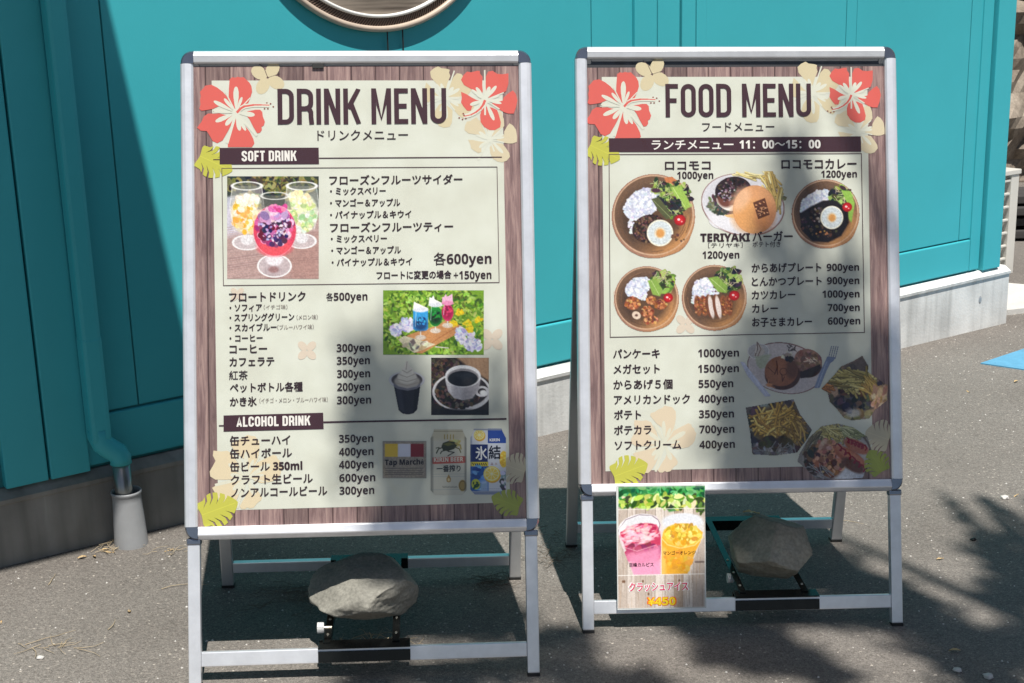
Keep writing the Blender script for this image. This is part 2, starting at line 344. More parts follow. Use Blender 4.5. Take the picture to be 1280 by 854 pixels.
for x0, x1, o in [(-1.352, -1.2615, .02), (-1.2565, -1.17, .022), (.431, .512, .011), (.515, .596, .011), (.608, .66, .008), (.6635, .7025, .008), (1.992, 2.046, .006), (2.054, 2.152, .02)]:
    wpart('batten', [(x0, x1, -.02, o, .188 if o > .015 else .194, HT)], M['teal'], .003)
for x0, x1 in [(-1.168, .43), (.7045, 1.99)]:
    wpart('skirting_board', [(x0, x1, -.02, .006, .194, .3055)], M['teal'], .004)
# concrete base with a sloping top ledge
prof = [(-.3, -.4), (.0245, -.4), (.0245, .156), (.030, .160), (.031, .169), (.004, .186), (-.3, .1865)]
bm = bmesh.new(); xs = [-4.2, 2.205]
rs = [[bm.verts.new(wl(x, o, z)) for o, z in prof] for x in xs]
for k in range(len(prof)):
    k2 = (k+1) % len(prof); bm.faces.new((rs[0][k], rs[1][k], rs[1][k2], rs[0][k2]))
bm.faces.new(rs[0]); bm.faces.new(rs[1][::-1])
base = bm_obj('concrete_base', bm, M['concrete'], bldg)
bm = bmesh.new(); lathe(bm, [(0, .002), (.006, .002), (.009, 0)], lambda a, b, c: wl(2.04+a, .0247+c, .085+b*1.6), 12)
bm_obj('tie_hole', bm, M['alu_dull'], bldg)
wpart('canopy', [(-4.3, -1.235, -.1, 1.055, 2.63, 2.71)], M['teal'], .004)
wpart('roof', [(-4.4, 2.3, -3.6, .02, HT, HT+.12)], M['alu_dull'], .004)
# down pipe
PX = -1.153
bm = bmesh.new(); box(bm, wl, PX-.0215, PX+.0215, .03, .072, .385, 2.6, .009); pipe = bm_obj('downpipe', bm, M['teal'], bldg, False)
bm = bmesh.new(); box(bm, wl, PX-.0225, PX+.0225, .0292, .073, .262, .50, .009); bm_obj('pipe_sleeve', bm, M['teal'], pipe)
pts = [wl(PX, .051, .29), wl(PX, .051, .27), wl(PX+.004, .054, .256), wl(PX+.017, .06, .243), wl(PX+.032, .064, .231), wl(PX+.037, .066, .218), wl(PX+.037, .066, .206)]
bm = bmesh.new(); tube(bm, pts, .0235, 20); bm_obj('pipe_elbow', bm, M['teal'], pipe, True)
bm = bmesh.new(); tube(bm, [wl(PX+.037, .066, .215), wl(PX+.037, .066, .04)], .0195, 24); bm_obj('drain_pipe', bm, M['steel'], pipe, True)

# drain collar on the ground round the pipe
bc = wf(PX+.042, .066, 0); bc.z = gz(bc.x, bc.y)
bm = bmesh.new()
lathe(bm, [(.037, -.01), (.037, .004), (.0355, .03), (.0335, .07), (.0315, .105), (.0315, .118), (.0335, .121), (.034, .125), (.0325, .127), (.030, .125), (.0295, .118), (.029, .03)], lambda a, b, c: Vector((a, b, c)), 40)
o = bm_obj('drain_collar', bm, M['pvc'], None, True); o.location = bc
tag(o, 'tapered grey plastic drain collar round the foot of the downpipe', 'drain collar')

# round ornament hung on the wall
OX, OZ = -.362, 1.463
orn = empty('round_wall_sign', loc=wf(OX, 0, OZ))
tag(orn, 'round wood disc with white and woven rings hung high on the turquoise wall', 'wall sign')
ol = lambda a, b, c: WD*a+Vector((0, 0, b))+ND*c
bm = bmesh.new(); lathe(bm, [(.30, .001), (.352, .001), (.358, .006), (.3585, .014), (.354, .019), (.347, .019), (.3445, .015), (.3445, .001)], ol, 160); bm_obj('outer_ring', bm, M['beige_ring'], orn, True)
bm = bmesh.new(); lathe(bm, [(.3446, .004), (.326, .007)], ol, 120); bm_obj('woven_band', bm, M['hatch_dark'], orn)
bm = bmesh.new()
for k in range(300):
    a0 = k*2*math.pi/300; a1 = a0+.035
    p, q = (.3445, a0), (.3262, a1)
    d = .0062
    v = [bm.verts.new(ol(r*math.cos(t+s), r*math.sin(t+s), h)) for (r, t), s, h in [(p, -d, .0095), (p, d*.6, .0095), (q, d*.6, .0125), (q, -d, .0125)]]
    w = [bm.verts.new(ol(r*math.cos(t+s), r*math.sin(t+s), h)) for (r, t), s, h in [(p, -d*.8, .0045), (p, d*.4, .0045), (q, d*.4, .0075), (q, -d*.8, .0075)]]
    bm.faces.new(v)
    for i in range(4): bm.faces.new((v[i], w[i], w[(i+1) % 4], v[(i+1) % 4]))
tag(bm_obj('woven_rib', bm, M['hatch_rib'], orn), kind='stuff')
bm = bmesh.new(); lathe(bm, [(.3258, .006), (.3258, .016), (.322, .018), (.318, .016), (.3175, .006)], ol, 160); bm_obj('white_ring', bm, M['white_ring'], orn, True)
bm = bmesh.new(); rg = lathe(bm, [(.3178, .008), (.001, .008)], ol, 80); bm_obj('wood_disc', bm, M['disc'], orn)
for dx, zz in ((.012, -.42), (.055, -.42)):
    bm = bmesh.new(); tube(bm, [ol(dx-.0, -.35, .01), ol(dx+.002, zz, .006)], .0018, 6); bm_obj('cable', bm, M['rubber'], orn)

# air conditioner beyond the corner
ac = empty('air_conditioner', loc=B0+WD*2.83-ND*.38+Vector((0, 0, -.02)))
tag(ac, 'cream outdoor air conditioner unit with side louvers behind the turquoise corner', 'air conditioner')
def acl(x, y, z): return WD*x+ND*y+Vector((0, 0, z))
def acpart(name, bs, m, bev=.003, par=None):
    bm = bmesh.new()
    for b_ in bs: box(bm, acl, *b_, bev)
    return bm_obj(name, bm, m, par or ac)
acpart('casing', [(-.62, 0, -.26, -.034, .035, .44)], M['dark_fin'])
acpart('lid', [(-.63, .008, -.27, .008, .442, .462)], M['cream_metal'])
acpart('corner_post', [(-.05, .002, -.03, .003, .03, .441)], M['cream_metal'])
acpart('corner_post', [(-.62, -.575, -.03, .003, .03, .441)], M['cream_metal'])
for k in range(8): acpart('louver', [(-.574, -.051, -.012, .001, .04+k*.0535, .049+k*.0535)], M['cream_metal'], .002)
for k in range(5):
    acpart('louver_rib', [(-.5+k*.1, -.494+k*.1, -.033, -.028, .04, .44)], M['dark_fin'], .001)
for x in (-.55, -.1): acpart('foot', [(x, x+.05, -.25, .0, 0, .034)], M['cream_metal'])

# dark pot by the corner
bm = bmesh.new(); lathe(bm, [(.03, 0), (.045, .07), (.05, .07), (.05, .085), (.044, .085), (.03, .01), (.001, .01)], lambda a, b, c: Vector((a, b, c)), 20)
o = bm_obj('plant_pot', bm, M['black'], None, True); p = wf(2.2, -.16, 0); o.location = (p.x, p.y, gz(p.x, p.y)+.012)
tag(o, 'small dark pot half hidden behind the end of the concrete base', 'pot')

# rock face beyond
bm = bmesh.new(); nx, nz = 90, 60
grid = []
for i in range(nx+1):
    row = []
    for j in range(nz+1):
        x = 2.0+i/nx*5; z = -.4+j/nz*4
        p = Vector((x*1.7, z*1.9, 3))
        d = noise.noise(p)*.35+abs(noise.noise(p*2.3))*-.28+abs(noise.noise(p*5.5))*-.13+noise.noise(p*14)*.03
        row.append(bm.verts.new((x, 8.1+(x-2.9)*.25+d+z*.12, z)))
    grid.append(row)
for i in range(nx):
    for j in range(nz): bm.faces.new((grid[i][j], grid[i+1][j], grid[i+1][j+1], grid[i][j+1]))
# give the rock its body
r = bmesh.ops.extrude_face_region(bm, geom=bm.faces[:]); bmesh.ops.translate(bm, vec=(0, 1.5, 0), verts=[v for v in r['geom'] if isinstance(v, bmesh.types.BMVert)])
tag(bm_obj('rock_face', bm, M['cliff']), 'creased brown rock face in the background beyond the building', 'rock')

pk = empty('plank_stack', loc=(2.2, 6.35, gz(2.2, 6.35)))
tag(pk, 'low stack of dark planks in front of the brown rock face', 'planks')
for k, (z, d) in enumerate([(0, 0), (.055, .03), (.11, .0), (.16, .04)]):
    bm = bmesh.new(); box(bm, lambda x, y, zz: Vector((x, y, zz)), -.1, 3+d*2, d, .3+d, z+.008, z+.045, .004); bm_obj('plank', bm, M['dark_wood'], pk)

# ------------------------------------------------------------------ signs
def srgb_cols(cols): return [(*[x*.8 for x in lin(c)], 1) for c in cols]

def homography(src, dst):
    A = []; b = []
    for (x, y), (u, v) in zip(src, dst):
        A.append([x, y, 1, 0, 0, 0, -u*x, -u*y]); b.append(u)
        A.append([0, 0, 0, x, y, 1, -v*x, -v*y]); b.append(v)
    h = np.linalg.solve(np.array(A, float), np.array(b, float)); return np.append(h, 1).reshape(3, 3)

class Sign:
    """An A-frame stand. (u, v) are millimetres right of / below its upper left frame corner."""
    W = 640.
    def __init__(s, foot, yaw, th, ph, L, FH, corners):
        s.th, s.ph, s.L, s.FH = th, ph, L, FH
        a = Vector((math.cos(yaw), math.sin(yaw), 0)); a -= GN*a.dot(GN); a.normalize(); b = GN.cross(a)
        m = Matrix.Identity(4)
        for i in range(3): m[i][0], m[i][1], m[i][2] = a[i], b[i], GN[i]
        m[0][3], m[1][3], m[2][3] = foot[0], foot[1], gz(*foot)
        s.mw = m
        s.up = Vector((ph, math.sin(th), math.cos(th))); s.out = Vector((0, -math.cos(th), math.sin(th)))
        s.H = homography(corners, [(0, 0), (640, 0), (0, FH*1000), (640, FH*1000)])
    def P(s, u, v, w=0.):           # mm on the panel, w outward -> root-local metres
        return Vector((u/1000-.32, 0, 0))+s.up*(s.L-v/1000)+s.out*(w/1000)
    def uv(s, x, y):                # place of a detail on the printed sheet as measured
        q = s.H @ np.array([x, y, 1.]); return q[0]/q[2], q[1]/q[2]
    def uvs(s, pts): return [s.uv(*p) for p in pts]

S1 = Sign((-.28015, 2.22341), .06235, .30162, .00128, 1.14852, .88656, [(226, 64), (663, 63), (231.5, 676), (674.5, 664)])
S2 = Sign((.43771, 2.42244), .0458, .29643, .00501, 1.1446, .8807, [(717.5, 61), (1119, 57), (725, 618), (1131, 616)])

class Ink:
    """flat printed shapes with their own flat colour on a panel"""
    def __init__(s, S, w): s.S, s.w = S, w; s.v = []; s.f = []; s.c = []
    def raw(s, uvs, tris, col):
        n = len(s.v); s.w += .003; s.v += [s.S.P(u, v, s.w) for u, v in uvs]; s.f += [tuple(n+i for i in t) for t in tris]; s.c += [col]*len(uvs)
    def poly(s, pts, col, px=True):
        uv = s.S.uvs(pts) if px else pts
        t = tessellate_polygon([[Vector((u, v, 0)) for u, v in uv]])
        s.raw(uv, t, col)
    def line(s, pts, wd, col, px=True, close=False):
        uv = s.S.uvs(pts) if px else pts
        if close: uv = uv+[uv[0]]
        for (x0, y0), (x1, y1) in zip(uv[:-1], uv[1:]):
            d = math.hypot(x1-x0, y1-y0) or 1; nx, ny = -(y1-y0)/d*wd/2, (x1-x0)/d*wd/2; ex, ey = (x1-x0)/d*wd/2, (y1-y0)/d*wd/2
            if not close: ex = ey = 0
            s.raw([(x0+nx-ex, y0+ny-ey), (x1+nx+ex, y1+ny+ey), (x1-nx+ex, y1-ny+ey), (x0-nx-ex, y0-ny-ey)], [(0, 1, 2), (0, 2, 3)], col)
    def ell(s, cx, cy, rx, ry, col, n=24, rot=0):
        c, q = math.cos(rot), math.sin(rot)
        s.poly([(cx+rx*math.cos(t)*c-ry*math.sin(t)*q, cy+rx*math.cos(t)*q+ry*math.sin(t)*c) for t in [k*2*math.pi/n for k in range(n)]], col)
    def spindle(s, x0, y0, x1, y1, wd, col, tip=.35):
        d = math.hypot(x1-x0, y1-y0) or 1; nx, ny = -(y1-y0)/d, (x1-x0)/d; L_ = []; Rr = []
        for t, k in [(0, .1), (.25, .55), (.55, .95), (.75, 1), (.9, .75), (.97, .45)]:
            L_.append((x0+(x1-x0)*t+nx*wd/2*k, y0+(y1-y0)*t+ny*wd/2*k)); Rr.append((x0+(x1-x0)*t-nx*wd/2*k, y0+(y1-y0)*t-ny*wd/2*k))
        s.poly(L_+[(x1, y1)]+Rr[::-1], col)
    def build(s, name, parent):
        me = bpy.data.meshes.new(name); me.from_pydata([tuple(v) for v in s.v], [], s.f)
        a = me.color_attributes.new('Col', 'FLOAT_COLOR', 'POINT'); a.data.foreach_set('color', np.array(srgb_cols(s.c), dtype='f').ravel())
        return link(name, me, M['ink'], parent)

def sans(body):
    """plain digits and Latin letters taken from the bold sans block, so they match the printed sheet"""
    out = ''
    for ch in body:
        if '0' <= ch <= '9': out += chr(0x1D7EC+ord(ch)-48)
        elif 'a' <= ch <= 'z': out += chr(0x1D5EE+ord(ch)-97)
        elif 'A' <= ch <= 'Z': out += chr(0x1D5D4+ord(ch)-65)
        else: out += ch
    return out
def text(S, body, x0, x1, yc, em, col, parent, w=.9, bold=.022, name='lettering', y1=None, plain=False):
    c = bpy.data.curves.new('t', 'FONT'); c.body = body if plain else sans(body); c.size = 1; c.resolution_u = 3
    o = bpy.data.objects.new('t', c); COL.objects.link(o); bpy.context.view_layer.update()
    me0 = bpy.data.meshes.new_from_object(o.evaluated_get(bpy.context.evaluated_depsgraph_get()))
    bpy.data.objects.remove(o); bpy.data.curves.remove(c)
    n = len(me0.vertices); co = np.empty(n*3, 'f'); me0.vertices.foreach_get('co', co); co = co.reshape(-1, 3).astype(float)
    pol = [tuple(p.vertices) for p in me0.polygons]; bpy.data.meshes.remove(me0)
    if body.endswith('yen') and bold > .01: bold = .010
    mn, mx = co[:, 0].min(), co[:, 0].max()
    ua, va = S.uv(x0, yc); ub, _ = S.uv(x1, yc); _, vc = S.uv(x0, yc+em/2); _, vd = S.uv(x0, yc-em/2); e = vc-vd
    rise = 0 if y1 is None else (S.uv(x1, y1)[1]-va)/(ub-ua)
    U = ua+(co[:, 0]-mn)/(mx-mn)*(ub-ua); V = va-(co[:, 1]-.365)*e+rise*(U-ua); b = bold*e
    # weight: the same glyphs overprinted with hairline shifts
    offs = [(0, 0)] if bold < .007 else ([(-.6, 0), (.6, 0), (0, -.6), (0, .6)] if bold < .05 else [(math.cos(t), math.sin(t)) for t in [k*math.pi/6 for k in range(12)]]+[(.5*math.cos(t), .5*math.sin(t)) for t in [k*math.pi/3 for k in range(6)]])
    o0 = np.array(S.P(0, 0, 0)); eu = np.array(S.P(1, 0, 0))-o0; ev = np.array(S.P(0, 1, 0))-o0; ew = np.array(S.P(0, 0, 1))-o0
    vs = []; fs = []
    for k, (dx, dy) in enumerate(offs):
        vs.append(o0+(U+dx*b)[:, None]*eu+(V+dy*b)[:, None]*ev+(w+k*.006)*ew); fs += [tuple(i+k*n for i in p) for p in pol]
    me = bpy.data.meshes.new(name); me.from_pydata(np.concatenate(vs).tolist(), [], fs)
    a = me.color_attributes.new('Col', 'FLOAT_COLOR', 'POINT'); a.data.foreach_set('color', np.tile(np.array(srgb_cols([col])[0], 'f'), n*len(offs)))
    return link(name, me, M['ink'], parent)

# tall condensed capitals drawn as strokes: unit height 1, stroke t
def arc(cx, cy, rx, ry, a0, a1, n=5): return [(cx+rx*math.cos(R(a0+(a1-a0)*k/n)), cy+ry*math.sin(R(a0+(a1-a0)*k/n))) for k in range(n+1)]
def glyph(ch, w, t):
    h = t/2; l, r, T, B = h, w-h, h, 1-h; rx = (r-l)/2; ry = rx*.95; cx = (l+r)/2
    if ch == 'I': return [[(t/2, 0), (t/2, 1)]]
    if ch in 'OC0':
        ring = [(l, .5)]+arc(cx, T+ry, rx, ry, 180, 270)+arc(cx, T+ry, rx, ry, 270, 360)
        bot = arc(cx, B-ry, rx, ry, 0, 90)+arc(cx, B-ry, rx, ry, 90, 180)+[(l, .5)]
        return [ring+bot] if ch != 'C' else [ring+[(r, .36)], [(r, .64)]+bot]
    if ch == 'U': return [[(l, 0)]+arc(cx, B-ry, rx, ry, 180, 90)+arc(cx, B-ry, rx, ry, 90, 0)+[(r, 0)]]
    if ch == 'D': return [[(l, T), (cx, T)]+arc(cx, T+ry, rx, ry, 270, 360)+arc(cx, B-ry, rx, ry, 0, 90)+[(l, B)], [(l, 0), (l, 1)]]
    if ch == 'R': return [[(l, 0), (l, 1)], [(l, T), (cx, T)]+arc(cx, T+ry, rx, ry, 270, 360)+arc(cx, .56-ry, rx, ry, 0, 90)+[(l, .56)], [(cx, .56)]+arc(cx, .6+ry*.6, rx, ry, 290, 350, 3)+[(r, .8), (r+t*.15, 1)]]
    if ch == 'N': return [[(l, 0), (l, 1)], [(r, 0), (r, 1)], [(l, 0.02), (r, .98)]]
    if ch == 'M': return [[(l, 0), (l, 1)], [(r, 0), (r, 1)], [(l, .0), (cx, .86), (r, .0)]]
    if ch == 'K': return [[(l, 0), (l, 1)], [(r+h*.6, 0), (l+h, .56)], [(l+h*2.2, .42), (r+h*.6, 1)]]
    if ch == 'E': return [[(l, 0), (l, 1)], [(0, T), (w, T)], [(0, .5), (w*.9, .5)], [(0, B), (w, B)]]
    if ch == 'F': return [[(l, 0), (l, 1)], [(0, T), (w, T)], [(0, .5), (w*.88, .5)]]
    if ch == 'L': return [[(l, 0), (l, 1)], [(0, B), (w, B)]]
    if ch == 'H': return [[(l, 0), (l, 1)], [(r, 0), (r, 1)], [(l, .5), (r, .5)]]
    if ch == 'T': return [[(0, T), (w, T)], [(cx, 0), (cx, 1)]]
    if ch == 'A': return [[(l*.8, 1), (cx, .0), (w-l*.8, 1)], [(w*.2, .74), (w*.8, .74)]]
    if ch == 'S': return [[(r, .31)]+[(r, T+ry)]+arc(cx, T+ry, rx, ry, 360, 180, 8)+[(l, .3), (l+.03, .4), (r-.03, .6), (r, .7)]+arc(cx, B-ry, rx, ry, 0, 180, 8)+[(l, .69)]]
    return []
def caps(ink, s, x0, x1, y0, y1, col, sp=.085, gl=.47, t=.138, space=.17):
    ws = [t if c == 'I' else (space if c == ' ' else {'M': gl*1.22, 'E': gl*.86, 'F': gl*.84, 'L': gl*.84, 'T': gl*.92}.get(c, gl)) for c in s]
    tot = sum(ws)+sp*(len(s)-1); S = ink.S
    (ua, va), (ub, vb) = S.uv(x0, y0), S.uv(x0, y1); uc, _ = S.uv(x1, y0); k = (uc-ua)/tot; hh = vb-va; x = 0
    for c, w in zip(s, ws):
        for path in glyph(c, w, t):
            p = [(ua+(x+a)*k, va+b*hh) for a, b in path]
            n = len(p); Lf = []; Rt = []; th = t*k
            closed = math.dist(p[0], p[-1]) < 1e-6
            for i in range(n):
                pa = p[i-1] if i > 0 else (p[-2] if closed else p[0]); pb = p[i+1] if i < n-1 else (p[1] if closed else p[-1])
                def un(q, r_):
                    d = math.dist(q, r_) or 1; return ((r_[0]-q[0])/d, (r_[1]-q[1])/d)
                d0 = un(pa, p[i]) if math.dist(pa, p[i]) > 1e-9 else un(p[i], pb); d1 = un(p[i], pb) if math.dist(pb, p[i]) > 1e-9 else d0
                n0 = (-d0[1], d0[0]); n1 = (-d1[1], d1[0]); mx, my = n0[0]+n1[0], n0[1]+n1[1]; q = mx*mx+my*my or 1; f = min(2/q, 1.6)
                Lf.append((p[i][0]+mx*f*th/2, p[i][1]+my*f*th/2)); Rt.append((p[i][0]-mx*f*th/2, p[i][1]-my*f*th/2))
            for i in range(n-1):
                q = [Lf[i], Lf[i+1], Rt[i+1], Rt[i]]
                if c in 'MNKA': q = [(a, min(max(b, va), va+hh)) for a, b in q]
                ink.raw(q, [(0, 1, 2), (0, 2, 3)], col)
        x += w+sp

# painted pictures ---------------------------------------------------
class Pic:
    """small raster picture painted with soft shapes; coordinates are those of an enlarged detail (ox, oy, scale)"""
    def __init__(s, ox, oy, sc, x0, y0, x1, y1, base=(0, 0, 0), cut=False, res=1.5, seed=1):
        s.ox, s.oy, s.sc = ox, oy, sc; st = sc/res; s.st = st
        s.x = np.linspace(x0, x1, int((x1-x0)/st)+1); s.y = np.linspace(y0, y1, int((y1-y0)/st)+1)
        s.X, s.Y = np.meshgrid(s.x, s.y); s.C = np.ones(s.X.shape+(3,))*np.array(base, float)
        s.A = np.zeros(s.X.shape) if cut else np.ones(s.X.shape); s.cut = cut; s.r = random.Random(seed); s.nr = np.random.RandomState(seed); s.clip = None
    def box(s, x0, y0, x1, y1):
        i0, i1 = np.searchsorted(s.x, x0-s.st), np.searchsorted(s.x, x1+s.st); j0, j1 = np.searchsorted(s.y, y0-s.st), np.searchsorted(s.y, y1+s.st)
        return slice(j0, j1), slice(i0, i1)
    def mix(s, sl, m, col, add=True):
        if m.size == 0: return
        if s.clip is not None: m = m*s.clip[sl]
        col = np.array(col, float); s.C[sl] = s.C[sl]*(1-m[..., None])+col*m[..., None]
        if s.cut and add: s.A[sl] = np.maximum(s.A[sl], m)
    def em(s, cx, cy, rx, ry, rot=0, soft=None):
        R_ = max(rx, ry)*1.15+4; sl = s.box(cx-R_, cy-R_, cx+R_, cy+R_); X, Y = s.X[sl]-cx, s.Y[sl]-cy
        c, q = math.cos(R(rot)), math.sin(R(rot)); a, b = (X*c+Y*q)/rx, (-X*q+Y*c)/ry
        d = np.sqrt(a*a+b*b); soft = s.st*1.3 if soft is None else soft
        return sl, np.clip((1-d)*min(rx, ry)/soft+.5, 0, 1), d
    def ell(s, cx, cy, rx, ry, col, rot=0, soft=None, al=1., col2=None):
        sl, m, d = s.em(cx, cy, rx, ry, rot, soft)
        if col2 is not None and d.size: k = np.clip(d, 0, 1)[..., None]**1.5; col = np.array(col, float)*(1-k)+np.array(col2, float)*k
        s.mix(sl, m*al, col)
    def ring(s, cx, cy, rx, ry, wd, col, rot=0, al=1., a0=None):
        sl, m, d = s.em(cx, cy, rx, ry, rot); m2 = np.clip((wd/2-abs(d-1)*min(rx, ry))/(s.st)+.5, 0, 1)
        s.mix(sl, m2*al, col)
    def poly(s, pts, col, soft=None, al=1.):
        P = np.array(pts, float); sl = s.box(P[:, 0].min()-4, P[:, 1].min()-4, P[:, 0].max()+4, P[:, 1].max()+4); X, Y = s.X[sl], s.Y[sl]
        if X.size == 0: return
        ins = np.zeros(X.shape, bool); D = np.full(X.shape, 1e9)
        for i in range(len(P)):
            (xa, ya), (xb, yb) = P[i-1], P[i]
            if abs(ya-yb) > 1e-9: ins ^= ((ya > Y) != (yb > Y)) & (X < (xb-xa)*(Y-ya)/(yb-ya)+xa)
            dx, dy = xb-xa, yb-ya; L2 = dx*dx+dy*dy or 1; t = np.clip(((X-xa)*dx+(Y-ya)*dy)/L2, 0, 1); D = np.minimum(D, np.hypot(X-xa-t*dx, Y-ya-t*dy))
        soft = s.st*1.3 if soft is None else soft; m = np.clip(np.where(ins, D, -D)/soft+.5, 0, 1)*al
        s.mix(sl, m, col)
    def mask(s, pts):
        k = s.A.copy(), s.C.copy(), s.cut; s.A[:] = 0; s.cut = True; s.clip = None; s.poly(pts, (0, 0, 0)); m = s.A.copy(); s.A, s.C, s.cut = k; s.clip = m
    def line(s, pts, wd, col, al=1.):
        P = np.array(pts, float); g = wd+4; sl = s.box(P[:, 0].min()-g, P[:, 1].min()-g, P[:, 0].max()+g, P[:, 1].max()+g); X, Y = s.X[sl], s.Y[sl]
        if X.size == 0: return
        D = np.full(X.shape, 1e9)
        for (xa, ya), (xb, yb) in zip(P[:-1], P[1:]):
            dx, dy = xb-xa, yb-ya; L2 = dx*dx+dy*dy or 1; t = np.clip(((X-xa)*dx+(Y-ya)*dy)/L2, 0, 1); D = np.minimum(D, np.hypot(X-xa-t*dx, Y-ya-t*dy))
        s.mix(sl, np.clip((wd/2-D)/s.st+.5, 0, 1)*al, col)
    def scat(s, n, cx, cy, rx, ry, sz, cols, elong=1., rot=None, al=1., reg=0, jit=14):
        c, q = math.cos(R(reg)), math.sin(R(reg))
        for _ in range(n):
            a = s.r.uniform(0, 2*math.pi); k = math.sqrt(s.r.random()); u, v = rx*k*math.cos(a), ry*k*math.sin(a)
            z = s.r.uniform(*sz); col = [min(255, max(0, x+s.r.uniform(-jit, jit))) for x in s.r.choice(cols)]
            s.ell(cx+u*c-v*q, cy+u*q+v*c, z*elong, z, col, rot=(s.r.uniform(0, 180) if rot is None else s.r.gauss(*rot)), al=al)
    def sticks(s, n, cx, cy, rx, ry, ln, wd, cols, rot=None, bend=.15, reg=0):
        c, q = math.cos(R(reg)), math.sin(R(reg))
        for _ in range(n):
            a = s.r.uniform(0, 2*math.pi); k = math.sqrt(s.r.random()); u, v = rx*k*math.cos(a), ry*k*math.sin(a); x, y = cx+u*c-v*q, cy+u*q+v*c
            t = R(s.r.uniform(0, 180) if rot is None else s.r.gauss(*rot)); l = s.r.uniform(*ln)/2; b = s.r.uniform(-bend, bend)*l
            p = [(x-l*math.cos(t), y-l*math.sin(t)), (x-b*math.sin(t), y+b*math.cos(t)), (x+l*math.cos(t), y+l*math.sin(t))]
            col = s.r.choice(cols); s.line([(a_+wd*.25, b_+wd*.35) for a_, b_ in p], wd*1.15, [x_*.55 for x_ in col], .8); s.line(p, wd, col); s.line([(a_-wd*.12, b_-wd*.15) for a_, b_ in p], wd*.35, [min(255, x_*1.15+8) for x_ in col], .6)
    def noise(s, amt, size, region=None):
        h, w = s.X.shape; k = max(2, int(size/s.st)); g = s.nr.rand(h//k+3, w//k+3)
        yi = np.arange(h)/k; xi = np.arange(w)/k; y0 = yi.astype(int); x0 = xi.astype(int); fy = (yi-y0)[:, None]; fx = (xi-x0)[None]
        fy = fy*fy*(3-2*fy); fx = fx*fx*(3-2*fx)
        n_ = (g[y0][:, x0]*(1-fy)+g[y0+1][:, x0]*fy)*(1-fx)+(g[y0][:, x0+1]*(1-fy)+g[y0+1][:, x0+1]*fy)*fx
        f = 1+amt*(n_-.5)*2
        if region is not None: sl, m, d = s.em(*region, 0, 6); ff = np.ones_like(f); ff[sl] = 1+(f[sl]-1)*m; f = ff
        s.C *= f[..., None]
    def build(s, S, w, parent, name='printed_photo'):
        h, wd = s.X.shape
        px, py = s.X/s.sc+s.ox, s.Y/s.sc+s.oy; q = S.H @ np.stack([px.ravel(), py.ravel(), np.ones(px.size)]); u, v = q[0]/q[2], q[1]/q[2]
        o = np.array(S.P(0, 0, w)); eu = np.array(S.P(1, 0, w))-o; ev = np.array(S.P(0, 1, w))-o
        co = o+u[:, None]*eu+v[:, None]*ev
        idx = np.arange(h*wd).reshape(h, wd); f = np.stack([idx[:-1, :-1], idx[1:, :-1], idx[1:, 1:], idx[:-1, 1:]], -1).reshape(-1, 4)
        if s.cut:
            a = s.A.ravel(); f = f[a[f].mean(1) > .5]
        me = bpy.data.meshes.new(name); me.vertices.add(len(co)); me.vertices.foreach_set('co', co.astype('f').ravel())
        me.loops.add(f.size); me.loops.foreach_set('vertex_index', f.astype('i').ravel()); me.polygons.add(len(f)); me.polygons.foreach_set('loop_start', np.arange(0, f.size, 4, dtype='i')); me.polygons.foreach_set('loop_total', np.full(len(f), 4, 'i'))
        me.update(calc_edges=True)
        C_ = s.C; g_ = C_.mean(-1, keepdims=True); C_ = g_+(C_-g_)*.97; C_ = (C_-130)*1.1+131
        c = np.clip(C_, 0, 255)/255; c = np.where(c <= .04045, c/12.92, ((c+.055)/1.055)**2.4)*.82
        a = me.color_attributes.new('Col', 'FLOAT_COLOR', 'POINT'); a.data.foreach_set('color', np.concatenate([c.reshape(-1, 3), np.ones((h*wd, 1))], 1).astype('f').ravel())
        return link(name, me, M['ink'], parent)


